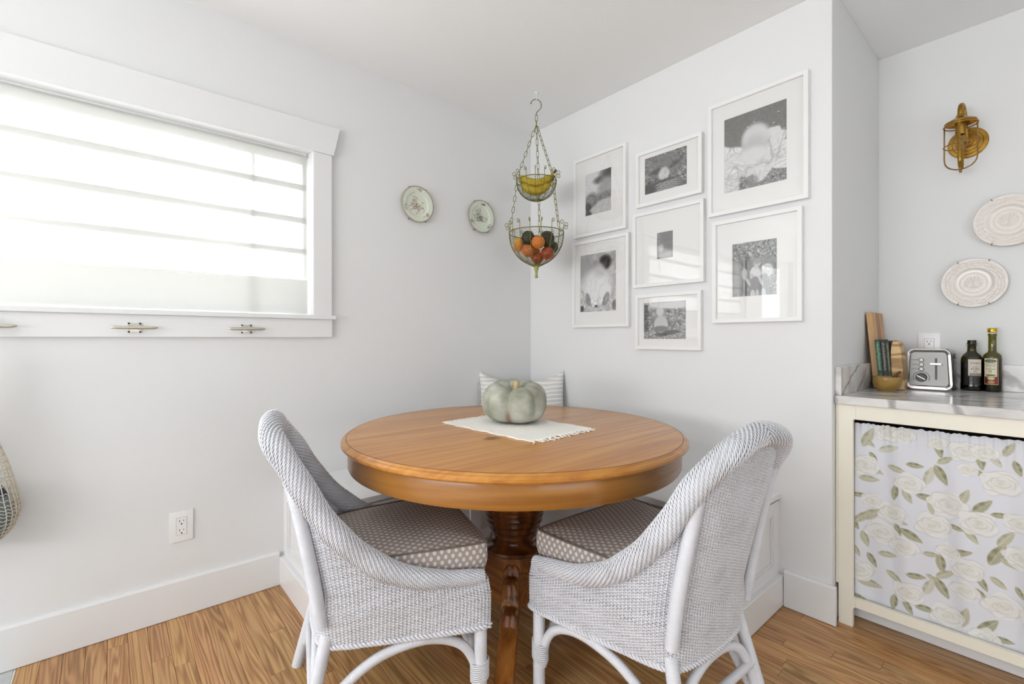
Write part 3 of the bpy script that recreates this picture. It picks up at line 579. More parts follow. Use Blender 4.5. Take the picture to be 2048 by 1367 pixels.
for a in (0.0, PI / 2):
    u = np.array([math.cos(a), math.sin(a)]); pr = [(-.051, .056), (-.051, -.05), (-.051, -.085), (-.047, -.108), (-.034, -.125), (-.015, -.134), (0, -.136), (.015, -.134), (.034, -.125), (.047, -.108), (.051, -.085), (.051, -.05), (.051, .056)]
    P = np.array([(ax[0] + u[0] * p, ax[1] + u[1] * p, q) for p, q in cr(np.array(pr), 4)]); Nn = np.tile(np.array([-u[1], u[0], 0]), (len(P), 1))
    MB().tube(P, .0052, 4, N=Nn, rb=.0026).build('cage_bar', mBrass, sc)
SL([(0, -.128), (.0045, -.130), (.0045, -.146), (.003, -.150), (0, -.151)], 'finial', mBrassDark, 12)

# ------------------------------------------------------------------ corner bench (two boxes)
def bench(label, length, flip):
    # local: x = 0 at wall .. depth 0.455, y = 0 at the open end .. -> length ; flip mirrors onto the other wall
    def T(v): return v
    t = thing('storage_bench', label, 'bench', (0, -1.512, 0) if not flip else (1.512, 0, 0), 0 if not flip else PI / 2, None)
    # for the flipped one local x points to -y world after mirroring: use sx
    sx = 1 if not flip else 1
    D = .450
    def b(lo, hi, name, bev=.001, par=t): return MB().box(lo, hi, bev).build(name, mBench, par)
    b((0.0, .012, .002), (D - .012, length, .425), 'carcass')
    b((0.0, -.006, .434), (D + .014, length, .459), 'seat_lid', .002)
    MB().box((.01, .02, .425), (D - .03, length, .434)).build('lid_gap_shade', mDark, t)  # dark block, shadow under the lid put in as colour
    b((0.0, -.020, .002), (D + .020, .012, .126), 'plinth', .002)
    b((D - .012, .0121, .002), (D + .020, length, .126), 'plinth', .002)
    # end panel: stiles, rails, raised lip around the recessed field
    for lo, hi, nm in (((.0, .0, .126), (.055, .0121, .425), 'stile'), ((D - .060, .0, .126), (D, .0121, .425), 'stile'), ((.055, .0, .126), (D - .060, .0121, .170), 'rail'), ((.055, .0, .375), (D - .060, .0121, .425), 'rail')): b(lo, hi, nm, .0008)
    for lo, hi in (((.055, .005, .170), (.063, .0122, .375)), ((D - .068, .005, .170), (D - .060, .0122, .375)), ((.063, .005, .170), (D - .068, .0122, .178)), ((.063, .005, .367), (D - .068, .0122, .375))): b(lo, hi, 'moulding', .0008)
    # long front: three recessed fields
    n = 3; edges = np.linspace(.0121, length - .45, n + 1)
    b((D - .0119, .0122, .126), (D, length - .44, .170), 'rail', .0008); b((D - .0119, .0122, .375), (D, length - .44, .425), 'rail', .0008)
    for k in range(n + 1): b((D - .0118, edges[k] if k else .0123, .170), (D, min(edges[k] + .06, length - .44), .375), 'stile', .0008)
    return t
def corner_bench():
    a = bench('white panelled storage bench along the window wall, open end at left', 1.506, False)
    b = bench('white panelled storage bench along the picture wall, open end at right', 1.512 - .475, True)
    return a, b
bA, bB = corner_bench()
# the second bench is the mirror image: rotate and mirror its mesh data about its own axis
for ch in bB.children:
    me = ch.data; co = np.empty(len(me.vertices) * 3, np.float32); me.vertices.foreach_get('co', co); co = co.reshape(-1, 3)
    # local (x depth, y along) -> world: depth goes to -Y, along goes to -X, open end at x = 1.512
    co2 = np.stack([-co[:, 0], co[:, 1], co[:, 2]], 1); me.vertices.foreach_set('co', co2.ravel()); me.flip_normals(); me.update()
# ------------------------------------------------------------------ pillow in the corner
def pillow():
    t = thing('pillow', 'white striped square pillow with tufted corners propped in the bench corner', 'pillow', (.200, -.247, .459))
    n = 44; u = np.linspace(-1, 1, n); U, Vv = np.meshgrid(u, u); S = .262; SZ = .222
    pin = 1 - .07 * (1 - Vv ** 2) ** 1.0; pin2 = 1 - .34 * (1 - np.abs(U) ** 2.3)
    X = U * S * pin; Z = SZ + Vv * SZ * pin2; th = .095 * ((1 - U ** 2) * (1 - Vv ** 2)) ** .42
    col = np.ones((n, n, 3))
    m, tt, p = nodes('striped_pillow_cotton'); tc = N(tt, 'ShaderNodeTexCoord'); sx = N(tt, 'ShaderNodeSeparateXYZ'); tt.links.new(tc.outputs['Object'], sx.inputs[0])
    nz = N(tt, 'ShaderNodeTexNoise'); nz.inputs['Scale'].default_value = 9; tt.links.new(tc.outputs['Object'], nz.inputs['Vector'])
    ad = N(tt, 'ShaderNodeMath', operation='MULTIPLY_ADD'); ad.inputs[1].default_value = .02; tt.links.new(nz.outputs['Fac'], ad.inputs[0]); tt.links.new(sx.outputs[2], ad.inputs[2])
    ml = N(tt, 'ShaderNodeMath', operation='MULTIPLY'); ml.inputs[1].default_value = 2 * PI / .0235; tt.links.new(ad.outputs[0], ml.inputs[0]); sn = N(tt, 'ShaderNodeMath', operation='SINE'); tt.links.new(ml.outputs[0], sn.inputs[0])
    r = N(tt, 'ShaderNodeValToRGB'); r.color_ramp.elements[0].position = .35; r.color_ramp.elements[0].color = rgb(216, 215, 212); r.color_ramp.elements[1].position = .65; r.color_ramp.elements[1].color = rgb(240, 240, 236)
    tt.links.new(sn.outputs[0], r.inputs['Fac']); tt.links.new(r.outputs['Color'], p.inputs['Base Color']); p.inputs['Roughness'].default_value = .9
    e = Vector((.31, .42, 0)).normalized(); nr = Vector((e.y, -e.x, 0)); R = np.array([[e.x, nr.x, 0], [e.y, nr.y, 0], [0, 0, 1]])
    def W(x, d, z):
        d = d - .10 * (z / .44 - .35); P = np.stack([x, d, z], -1); return P @ R.T
    mb = MB(); mb.grid(W(X, th, Z)); mb.grid(W(X, -th, Z)[::-1]); mb.build('cover', m, t, smooth=True)
    fr = MB(); g = np.random.default_rng(5)
    for sx_, sz in ((-1, 1), (1, 1), (-1, -1), (1, -1)):
        for k in range(16):
            a = g.normal() * .5; c = np.array([sx_ * S * .985, 0, SZ + sz * SZ * .985]); d = np.array([sx_ * .018 + g.normal() * .012, g.normal() * .008, sz * .018 * (1 if sz > 0 else .2) + g.normal() * .01])
            P = np.array([c, c + d * .6, c + d]); fr.tube(W(P[:, 0], P[:, 1], np.maximum(P[:, 2], .004)), .0011, 4, cap=False)
    for k in range(56):
        z = SZ + (k / 55 * 2 - 1) * SZ * .96; x = -S * (1 - .07 * (1 - ((z - SZ) / SZ) ** 2)); 
        P = np.array([[x, 0, z], [x - .012, g.normal() * .003, z + g.normal() * .004]]); fr.tube(W(P[:, 0], P[:, 1], np.maximum(P[:, 2], .004)), .0012, 4, cap=False)
    tag(fr.build('fringe', pbr('pillow_fringe', rgb(232, 231, 226), .9), t), kind='stuff')
pillow()

# ------------------------------------------------------------------ pedestal table
TX, TY, TZ, TR = .912, -.931, .755, .6134
table = thing('pedestal_table', 'round honey pine pedestal dining table with a centre seam', 'table', (TX, TY, 0))
def half_top(sgn):
    prof = [(.0, TZ - .030), (TR - .006, TZ - .030), (TR + .004, TZ - .027), (TR + .0105, TZ - .020), (TR + .0105, TZ - .013), (TR + .006, TZ - .007), (TR + .001, TZ - .0055), (TR - .0005, TZ - .0035), (TR - .004, TZ - .0005), (TR - .007, TZ), (0.0, TZ)]
    n = 97; a = np.linspace(-PI / 2, PI / 2, n); V = np.zeros((len(prof), n, 3))
    for i, (r, z) in enumerate(prof): V[i, :, 0] = sgn * np.maximum(r * np.cos(a), 0.0006); V[i, :, 1] = r * np.sin(a) * sgn; V[i, :, 2] = z
    mb = MB(); mb.grid(V)
    return mb.build('table_leaf', mPine, table, angle=30)
half_top(1); half_top(-1)
MB().lathe([(TR - .033, TZ - .0305), (TR - .0125, TZ - .0305), (TR - .0115, TZ - .033), (TR - .0115, TZ - .094), (TR - .014, TZ - .099), (TR - .033, TZ - .099), (TR - .033, TZ - .0305)], 128).build('apron', mPineApron, table, angle=30)
gr = MB().lathe([(TR - .0075, TZ + .0002), (TR - .0055, TZ + .0001), (TR - .0050, TZ - .0008), (TR - .0078, TZ - .0006)], 128).build('rim_groove', pbr('dark_groove', rgb(92, 54, 24), .5), table, smooth=True)  # dark ring marking the groove round the rim
MB().lathe([(0, .665), (.14, .665), (.14, .640), (.12, .635), (.118, .560), (.112, .545), (.108, .535), (.120, .530), (.122, .520), (.112, .512), (.110, .468), (.115, .462), (.115, .452), (.111, .447), (.1105, .440), (.1125, .434), (.110, .428), (.107, .424), (.1065, .416), (.1075, .411), (.104, .404), (.099, .399), (.098, .390), (.098, .384), (.093, .377), (.088, .370), (.0865, .362), (.087, .357), (.092, .352), (.094, .347), (.100, .335), (.112, .326), (.120, .320), (.120, .309), (.116, .305), (0, .305)], 64).build('turned_column', mPineDark, table, angle=28)
blk = MB(); blk.prism([(-.102, -.060), (-.060, -.102), (.060, -.102), (.102, -.060), (.102, .060), (.060, .102), (-.060, .102), (-.102, .060)], 'z', .130, .3048, .002); blk.build('pedestal_block', mPineFoot, table)
def foot(ang):
    top = cr(np.array([(.085, .292), (.105, .293), (.118, .283), (.122, .262), (.128, .250), (.150, .250), (.166, .236), (.182, .200), (.188, .182), (.200, .178), (.222, .172), (.236, .152), (.250, .136), (.30, .108), (.36, .082), (.42, .062), (.455, .050), (.468, .036), (.466, .016), (.458, .004)]), 6)
    bot = np.array([(.085, .132), (.13, .130), (.20, .104), (.27, .066), (.33, .036), (.37, .016), (.385, .004)])
    n = len(top); bt = resample(bot, n); hw = .031; mb = MB(); sec = []
    for i in range(n):
        a, b = top[i], bt[i]; up = (a - b); k = .72
        ring = []
        for w, f in ((-1, 0), (-1, k), (-.86, .90), (-.5, .985), (-.16, 1.0), (-.09, .975), (.09, .975), (.16, 1.0), (.5, .985), (.86, .90), (1, k), (1, 0)):
            p = b + up * f; ring.append((p[0], w * hw, p[1]))
        sec.append(ring)
    V = np.array(sec); mb.grid(V, wrap=True); m = V.shape[1]; mb.f.append([tuple(range(m))[::-1]]); mb.m.append([0]); o = (n - 1) * m; mb.f.append([tuple(range(o, o + m))]); mb.m.append([0])
    ob = mb.build('foot', mPineFoot, table, angle=40); ob.rotation_euler = (0, 0, math.radians(ang)); return ob
for a in (-45.7, 44.3, 134.3, 224.3): foot(a)
# the gap seam between the leaves shows as a fine dark line; slides below
MB().box((-.020, -.55, .676), (.020, .55, .724)).build('slide_rail', mPineApron, table)

# ------------------------------------------------------------------ placemat and pumpkin
def placemat():
    t = thing('placemat', 'off-white woven placemat with tasselled end under the pumpkin', 'placemat', (.895, -.912, TZ + .0004), math.radians(4.0))
    nx, ny = 150, 100; x = np.linspace(-.236, .232, nx); y = np.linspace(-.163, .163, ny); X, Y = np.meshgrid(x, y); g = np.random.default_rng(8)
    wob = .0035 * np.sin(X * 60 + 1) + .002 * np.sin(X * 133); Y2 = Y + wob * (np.abs(Y) / .163) ** 3
    Z = .0032 + .0007 * np.sin(X * 2 * PI / .0094) * np.sin(Y * 2 * PI / .0098) + .0012 * (np.abs(Y) / .163) ** 6 * (1 + np.sin(X * 50))
    mb = MB(); mb.grid(np.stack([X, Y2, Z], -1)); lo = np.stack([X, Y2, Z * 0 + .0002], -1)
    for a, b in ((np.stack([X[0], Y2[0], Z[0]], -1), lo[0]), (lo[-1], np.stack([X[-1], Y2[-1], Z[-1]], -1)), (lo[:, 0], np.stack([X[:, 0], Y2[:, 0], Z[:, 0]], -1)), (np.stack([X[:, -1], Y2[:, -1], Z[:, -1]], -1), lo[:, -1])): mb.grid(np.stack([a, b]))
    mc = pbr('raw_cotton_weave', rgb(250, 248, 241), .92, bump=(420, .5, .0012)); mb.build('cloth', mc, t, smooth=True)
    fr = MB()
    for sx in (1, -1):
        for k in range(30):
            yy = -.158 + k * .316 / 29 + g.normal() * .0015; x0 = .232 if sx > 0 else -.236; L = .036 + g.normal() * .005
            if sx < 0: L *= .5
            P = np.array([(x0, yy, .0030), (x0 + sx * L * .35, yy + g.normal() * .003, .0042), (x0 + sx * L * .7, yy + g.normal() * .006, .0030), (x0 + sx * L, yy + g.normal() * .008, .0022)])
            fr.tube(cr(P, 3), [.0016] * 3 + [.0026] * 2 + [.0020] * 5, 5)
    tag(fr.build('fringe', mc, t), kind='stuff')
placemat()
def pumpkin():
    c = (.836, -.862); t = thing('pumpkin', 'pale grey-green ribbed pumpkin on the placemat', 'pumpkin', (c[0], c[1], TZ + .0040))
    n, k = 220, 90; th = np.linspace(0, 2 * PI, n, endpoint=False); ph = np.linspace(.02, PI - .02, k); TH, PH = np.meshgrid(th, ph)
    cam_dir = math.atan2(-2.102 - c[1], 2.262 - c[0])
    gro = np.radians(np.array([-14, 38, 80, 118, 158, 205, 250, 298])) + cam_dir; dep = [.17, .07, .13, .08, .12, .09, .12, .08]; wid = [.22, .14, .16, .13, .16, .14, .15, .13]
    rib = np.zeros_like(TH); dip = np.zeros_like(TH)
    for a, d, w in zip(gro, dep, wid): dd = np.abs((TH - a + PI) % (2 * PI) - PI); rib += d * np.exp(-(dd / w) ** 1.3)
    ss = np.sin(PH); rho = .131 * ss ** .62 * (1 - rib * (.35 + .65 * ss)) * (1 + .03 * np.sin(2 * TH + 1))
    z = .082 + .082 * np.sign(np.cos(PH)) * np.abs(np.cos(PH)) ** .80
    z = z - .062 * np.exp(-(rho / .042) ** 2) * (PH < PI / 2) + .014 * np.exp(-(rho / .05) ** 2) * (PH > PI / 2)
    z = z - rib * .10 * np.clip(np.cos(PH), 0, 1) * np.clip(rho / .05, 0, 1); z = z + .019 * np.cos(TH - cam_dir - PI) * np.clip(np.cos(PH) + .3, 0, 1) * (rho / .12)
    X, Y = rho * np.cos(TH), rho * np.sin(TH); mb = MB(); mb.grid(np.stack([X, Y, np.maximum(z, .0)], -1)[::-1], wrap=True)
    m, tt, p = nodes('grey_green_rind'); tc = N(tt, 'ShaderNodeTexCoord'); nz = N(tt, 'ShaderNodeTexNoise'); nz.inputs['Scale'].default_value = 14; nz.inputs['Detail'].default_value = 8; tt.links.new(tc.outputs['Object'], nz.inputs['Vector'])
    r = N(tt, 'ShaderNodeValToRGB'); e = r.color_ramp.elements; e[0].position = .32; e[0].color = rgb(132, 132, 116); e[1].position = .68; e[1].color = rgb(188, 190, 177); q = e.new(.5); q.color = rgb(160, 162, 146)
    tt.links.new(nz.outputs['Fac'], r.inputs['Fac'])
    at = N(tt, 'ShaderNodeAttribute'); at.attribute_name = 'print'; mx = N(tt, 'ShaderNodeMix'); mx.data_type = 'RGBA'; mx.inputs[7].default_value = rgb(146, 122, 106); tt.links.new(at.outputs['Fac'], mx.inputs[0]); tt.links.new(r.outputs['Color'], mx.inputs[6]); tt.links.new(mx.outputs[2], p.inputs['Base Color']); p.inputs['Roughness'].default_value = .55
    b = N(tt, 'ShaderNodeBump'); b.inputs['Strength'].default_value = .15; b.inputs['Distance'].default_value = .003; tt.links.new(nz.outputs['Fac'], b.inputs['Height']); tt.links.new(b.outputs['Normal'], p.inputs['Normal'])
    dd = np.abs((TH - gro[0] + PI) % (2 * PI) - PI); scar = np.exp(-(dd / .15) ** 2) * np.clip((.085 - z) / .05, 0, 1) * .95 + .25 * np.exp(-(dd / .2) ** 2) * np.clip((.11 - z) / .1, 0, 1)
    mb.build('rind', m, t, smooth=True, col=np.repeat(np.clip(scar, 0, 1)[::-1][..., None], 3, 2))
    st = cr(np.array([(0, 0, .080), (.001, .001, .098), (.003, .003, .124), (.004, .004, .150), (.005, .004, .163)]), 5)
    MB().tube(st, np.linspace(.019, .008, len(st)), 9).build('stem', pbr('dry_stem', rgb(206, 178, 128), .8, bump=(60, .6, .004)), t, smooth=True)
pumpkin()

# ------------------------------------------------------------------ wicker chairs
def wicker_chair():
    t = thing('wicker_chair', 'white painted wicker chair with a dotted taupe cushion, left of the table', 'chair', group='wicker chairs at the round table')
    # control stations round the seat: bottom loop B, swell M (above the braid) and rim R
    B = [(.214, -.263), (.105, -.247), (0, -.226), (-.095, -.203), (-.168, -.186), (-.216, -.160), (-.234, -.095), (-.240, 0)]
    Mx = [(.216, -.264), (.107, -.254), (0, -.241), (-.098, -.226), (-.176, -.206), (-.228, -.174), (-.246, -.098), (-.250, 0)]
    Mi = [(.214, -.262), (.105, -.250), (0, -.236), (-.098, -.218), (-.171, -.199), (-.216, -.163), (-.236, -.092), (-.243, 0)]
    R = [(.208, -.256, .409), (.102, -.249, .420), (0, -.243, .444), (-.10, -.232, .498), (-.205, -.222, .605), (-.295, -.188, .755), (-.342, -.125, .83), (-.345, 0, .855)]
    def loop(L, front):
        L = [np.array(p, float) for p in L]; mir = [p * ([1, -1, 1] if len(p) == 3 else [1, -1]) for p in L[-2::-1]]; f = [np.array(p, float) for p in front]
        return np.array(L + mir + f)
    z_ = .406
    fB = [(.226, .235), (.229, .12), (.230, 0), (.229, -.12), (.226, -.235)]
    fR = [(.222, .235, z_), (.225, .12, z_), (.226, 0, z_), (.225, -.12, z_), (.222, -.235, z_)]
    K = 16; lB, lM, lMi, lR = (cr(loop(a, b), K, closed=True) for a, b in ((B, fB), (Mx, fB), (Mi, fB), (R, fR)))
    d = np.linalg.norm(np.roll(lM, -1, 0) - lM, axis=1); s = np.concatenate([[0], np.cumsum(d)]); per = s[-1]
    PITCH = .0105; ns = int(round(per / PITCH / 2)) * 2; SUB = 4; nn = ns * SUB
    uu = np.linspace(0, per, nn, endpoint=False)
    def rs(L): Q = np.vstack([L, L[:1]]); return np.stack([np.interp(uu, s, Q[:, k]) for k in range(L.shape[1])], 1)
    lB, lM, lMi, lR = rs(lB), rs(lM), rs(lMi), rs(lR); zr = lR[:, 2]; ZB, ZM = .266, .362
    def surf(z, idx=None):
        zq = np.broadcast_to(np.asarray(z, float), zr.shape); a = np.clip((zq - ZB) / (ZM - ZB), 0, 1)[:, None]; low = lB * (1 - a) + lM * a
        tt = np.clip((zq - ZM) / np.maximum(zr - ZM, 1e-3), 0, 1)[:, None]; e = np.clip((zq - ZM) / .05, 0, 1)[:, None]; hi = (lM * (1 - e) + lMi * e) * (1 - tt) + lR[:, :2] * tt
        hi = hi + 0
        return np.concatenate([np.where(zq[:, None] < ZM, low, hi), zq[:, None]], 1)
    def nrm(P):
        T = np.roll(P, -1, 0) - np.roll(P, 1, 0); n = np.stack([T[:, 1], -T[:, 0], 0 * T[:, 0]], 1); n /= np.linalg.norm(n, axis=1, keepdims=True)
        out = np.sign(np.sum(n[:, :2] * (P[:, :2] - P[:, :2].mean(0)), 1)); 
        return n * (1 if out.mean() > 0 else -1)
    ph = np.cos(np.arange(nn) * PI / SUB); AMP = .0020
    body = MB(); j = 0; z = ZB + .005; DZ = .0042
    while z < zr.max() - .012:
        P = surf(z + .0006 * np.sin(np.arange(nn) * .11 + j)); nv = nrm(P); Q = P + nv * (AMP * (ph if j % 2 else -ph))[:, None]
        ok = z < zr - .010
        if ok.all(): body.tube(Q, .0017, 4, closed=True, N=nv, rb=.0023)
        else:
            k0 = np.where(~ok)[0][0]; o2 = np.roll(ok, -k0); Q2 = np.roll(Q, -k0, 0); n2 = np.roll(nv, -k0, 0); st = None
            for q in range(nn):
                if o2[q] and st is None: st = q
                if st is not None and (not o2[q] or q == nn - 1):
                    if q - st > 6: body.tube(Q2[st:q], .0017, 4, N=n2[st:q], rb=.0023, cap=False)
                    st = None
        z += DZ; j += 1
    for q in range(0, nn, SUB):
        zz = np.linspace(ZB - .002, zr[q] - .004, 6 if zr[q] < .45 else 12); P = np.array([surf(a)[q] for a in zz]); body.tube(P, .0026, 4, cap=False)
    tag(body.build('woven_body', mWicker, t, smooth=True), kind='stuff')
    # braided bottom edge
    br = MB(); P = surf(ZB); nv = nrm(P); L = uu
    for k in range(3):
        a = L * 2 * PI / .036 + k * 2 * PI / 3; br.tube(P + nv * (.0052 * np.cos(a))[:, None] + np.array([0, 0, 1]) * (.0050 * np.sin(a))[:, None], .0038, 6, closed=True)
    br.build('braided_edge', mWicker, t, smooth=True)
    # rolled rim
    C = cr(np.array(R + [(p[0], -p[1], p[2]) for p in R[-2::-1]]), 30); C = resample(C, 620); u = np.linspace(-1, 1, len(C))
    T = np.gradient(C, axis=0); T /= np.linalg.norm(T, axis=1, keepdims=True); out = C - np.array([.05, 0, .35]); n0 = out - T * np.sum(out * T, 1, keepdims=True); n0 /= np.linalg.norm(n0, axis=1, keepdims=True); b0 = np.cross(T, n0)
    rad = .0165 + .0135 * np.clip((1 - np.abs(u)) / .30, 0, 1) ** .8 + .001 * np.sin(np.arange(len(C)) * .13)
    rim = MB(); rim.tube(C, rad * .84, 16, N=n0)
    LEN = np.linalg.norm(np.diff(C, axis=0), axis=1).sum(); sl = np.linspace(0, LEN, len(C)); ns2 = 32; tw = 2 * PI / .14
    for k in range(ns2):
        a = k * 2 * PI / ns2 + sl * tw * np.where(u < 0, 1, -1) * 1.0 + np.where(u < 0, 0, LEN * tw); off = .0018 * np.cos(sl * PI / .0085 + k * PI)
        r = rad + off - .001; dirv = n0 * np.cos(a)[:, None] + b0 * np.sin(a)[:, None]; rim.tube(C + dirv * r[:, None], .0018, 4, N=dirv, rb=.0024, cap=False)
    tag(rim.build('rolled_rim', mWicker, t, smooth=True), kind='stuff')
    cord = MB()
    for k in range(2):
        a = math.radians(118) + 0 * sl; base = C + (n0 * np.cos(a)[:, None] + b0 * np.sin(a)[:, None] * np.where(u < 0, 1, 1)[:, None]) * rad[:, None]
    # wrapped canes: round core with a fine winding
    def cane(P, r, name='leg', turns=.0034, sides=12, par=t, taper=1.0):
        P = np.asarray(P, float); Q = cr(P, 24) if len(P) > 2 else P; L = np.linalg.norm(np.diff(Q, axis=0), axis=1).sum(); n = int(L / turns) * 3; Q = resample(Q, n); k = np.arange(n) % 3
        rr = np.linspace(r, r * taper, n) + np.where(k == 0, -.0012, .0003); return MB().tube(Q, rr, sides).build(name, mWicker, par, smooth=True)
    for s_ in (-1, 1):
        cane([(.203, s_ * .243, .0), (.203, s_ * .243, .395)], .0185, 'front_leg')
        cane([(-.282, s_ * .208, .0), (-.245, s_ * .187, .15), (-.208, s_ * .166, .300)], .0175, 'rear_leg')
        cane([(-.224, s_ * .186, .335), (-.250, s_ * .192, .50), (-.303, s_ * .186, .770)], .0172, 'back_post')
        MB().lathe([(0, -.0005), (.016, -.0005), (.017, .003), (.017, .006)], 16, at=(.203, s_ * .243, 0)).build('foot_cap', pbr('worn_foot_cap', rgb(176, 166, 152), .6), t)
        # side arches and the low rods
        cane([(.196, s_ * .236, .085), (.188, s_ * .234, .15), (.150, s_ * .231, .212), (.08, s_ * .226, .245), (0, s_ * .219, .248), (-.09, s_ * .207, .222), (-.17, s_ * .196, .165), (-.235, s_ * .190, .085)], .0135, 'side_arch')
    cane([(.200, -.228, .085), (.200, -.215, .15), (.200, -.17, .21), (.200, -.09, .245), (.200, 0, .25), (.200, .09, .245), (.200, .17, .21), (.200, .215, .15), (.200, .228, .085)], .0130, 'front_arch')
    cane([(-.255, -.186, .085), (-.243, -.17, .15), (-.236, -.13, .212), (-.232, -.07, .243), (-.230, 0, .25), (-.232, .07, .243), (-.236, .13, .212), (-.243, .17, .15), (-.255, .186, .085)], .0130, 'back_arch')
    cane([(.20, -.236, .165), (.20, .236, .165)], .0120, 'stretcher'); cane([(-.246, -.18, .160), (-.246, .18, .160)], .0115, 'stretcher')
    for s_ in (-1, 1):
        wr = MB()
        for k in range(9): 
            a = np.linspace(0, 2 * PI, 20, endpoint=False); zz = .108 + k * .0062
            wr.tube(np.stack([.2015 + .0265 * np.cos(a) , s_ * (.240 + .0215 * np.sin(a)), zz + .004 * np.cos(a)], 1), .0026, 5, closed=True)
        wr.build('cane_binding', mWicker, t, smooth=True)
    # seat deck and cushion
    MB().prism([(.205, -.235), (.205, .235), (0, .215), (-.20, .165), (-.20, -.165), (0, -.215)], 'z', .392, .408, .002).build('seat_deck', mWicker, t)
    out = cr(np.array([(.228, -.20), (.232, 0), (.228, .20), (.214, .231), (.10, .225), (0, .212), (-.10, .195), (-.175, .165), (-.205, .12), (-.215, 0), (-.205, -.12), (-.175, -.165), (-.10, -.195), (0, -.212), (.10, -.225), (.214, -.231)]), 12, closed=True); out = resample(out, 200, closed=True)
    n = len(out); cc = np.array([.005, 0]); v = []; uvs = []; pl = np.linspace(0, 1, n, endpoint=False) * np.linalg.norm(np.roll(out, -1, 0) - out, axis=1).sum()
    rows = [(.95, .4085), (.985, .413), (1.006, .430), (1.016, .452), (1.012, .478), (1.0, .494)]
    for f, zz in rows:
        q = cc + (out - cc) * f; v.append(np.concatenate([q, np.full((n, 1), zz)], 1)); uvs.append(np.stack([pl, np.full(n, zz)], 1))
    for f in (1.0, .97, .92, .84, .72, .56, .38, .2, .0003):
        q = cc + (out - cc) * f; zz = .494 + .016 * (1 - f ** 3.2); v.append(np.concatenate([q, np.full((n, 1), zz)], 1)); uvs.append(q[:, ::-1] + 3.0)
    cu = MB(); nr = len(rows); Vg = np.array(v); cu.grid(Vg[:nr], wrap=True); cu.grid(Vg[nr:], wrap=True); co = cu.build('cushion', mDots, t, smooth=True, uv=np.concatenate(uvs))
    for zz, f in ((.4952, 1.003), (.4115, .985)):
        q = cc + (out - cc) * f; MB().tube(np.concatenate([q, np.full((n, 1), zz)], 1), .0032, 6, closed=True).build('piping', mPiping, co, smooth=True)
    return t
chA = wicker_chair(); chB = copy_tree(chA)
for ch in list(chB.children_recursive): pass
chA.location = (.8800, -1.4133, 0); chA.rotation_euler = (0, 0, math.radians(74.05))
chB.location = (1.4321, -.8620, 0); chB.rotation_euler = (0, 0, math.radians(177.3)); chB['label'] = 'white painted wicker chair with a dotted taupe cushion, right of the table'
# ------------------------------------------------------------------ hanging wire basket with fruit
HX, HY = .404, -.331; RZ = math.atan2(RT[1], RT[0])
hk = thing('ceiling_hook', 'small white swag hook screwed into the ceiling', 'hook', (HX, HY, 2.4418))
MB().lathe([(0, -.0085), (.004, -.0085), (.006, -.006), (.011, -.004), (.0125, -.0012), (.0125, -.0002), (0, -.0002)], 24).build('rosette', mWhiteHook, hk, smooth=True)
hp = cr(np.array([(0, 0, -.006), (0, 0, -.020), (.004, 0, -.026), (.0065, 0, -.034), (.003, 0, -.0425), (-.004, 0, -.0425), (-.0075, 0, -.037)]), 8)
h2 = MB().tube(hp, .0022, 8).build('hook_wire', mWhiteHook, hk, smooth=True); h2.rotation_euler = (0, 0, RZ + PI / 2)
BZ = 1.425
bk = thing('hanging_basket', 'two-tier moss green wire basket hung by chains from the ceiling', 'basket', (HX, HY, BZ), RZ)
hz = lambda z: z - BZ
hook = cr(np.array([(-.030, 0, hz(2.382)), (-.024, 0, hz(2.395)), (-.010, 0, hz(2.4035)), (.004, 0, hz(2.4035)), (.019, 0, hz(2.394)), (.027, 0, hz(2.376)), (.024, 0, hz(2.356)), (.010, 0, hz(2.341)), (.001, 0, hz(2.330)), (-.001, 0, hz(2.315))]), 8)
MB().tube(hook, .0019, 8).lathe([(0, -.0035), (.003, -.002), (.0035, 0), (.003, .002), (0, .0035)], 10, at=tuple(hook[0])).build('hook', mGreenWireDark, bk, smooth=True)
def link_mesh(L=.034, w=.0062, r=.0016):
    P = []
    for a in np.linspace(0, PI, 9): P.append((w * math.cos(a), 0, L / 2 - w + w * math.sin(a)))
    for a in np.linspace(PI, 2 * PI, 9): P.append((w * math.cos(a), 0, -L / 2 + w + w * math.sin(a)))
    return MB().tube(np.array(P), r, 6, closed=True).mesh('link', mGreenWire, True)
LK = link_mesh()
def chain(a, b):
    a, b = Vector(a), Vector(b); n = max(1, int(round((b - a).length / .0305))); d = (b - a).normalized()
    for k in range(n):
        o = put('link', LK, bk, a + (b - a) * ((k + .5) / n)); o.rotation_mode = 'QUATERNION'; q = d.to_track_quat('Z', 'Y'); o.rotation_quaternion = q @ Matrix.Rotation((k % 2) * PI / 2 + .3, 4, 'Z').to_quaternion(); o.scale = (1, 1, ((b - a).length / n) / .0305)
chain((0, 0, hz(2.318)), (0, 0, hz(2.252)))
ANG = [math.radians(a) for a in (80, 200, 318)]; RU, RL, ZU, ZL = .110, .150, 1.955, 1.672
cf = lambda r, a, z: (r * math.cos(a), r * math.sin(a), hz(z))
for a in ANG: chain((.004 * math.cos(a), .004 * math.sin(a), hz(2.256)), cf(RU + .002, a, ZU + .008)); chain(cf(RU, a, ZU - .004), cf(RL + .002, a, ZL + .010))
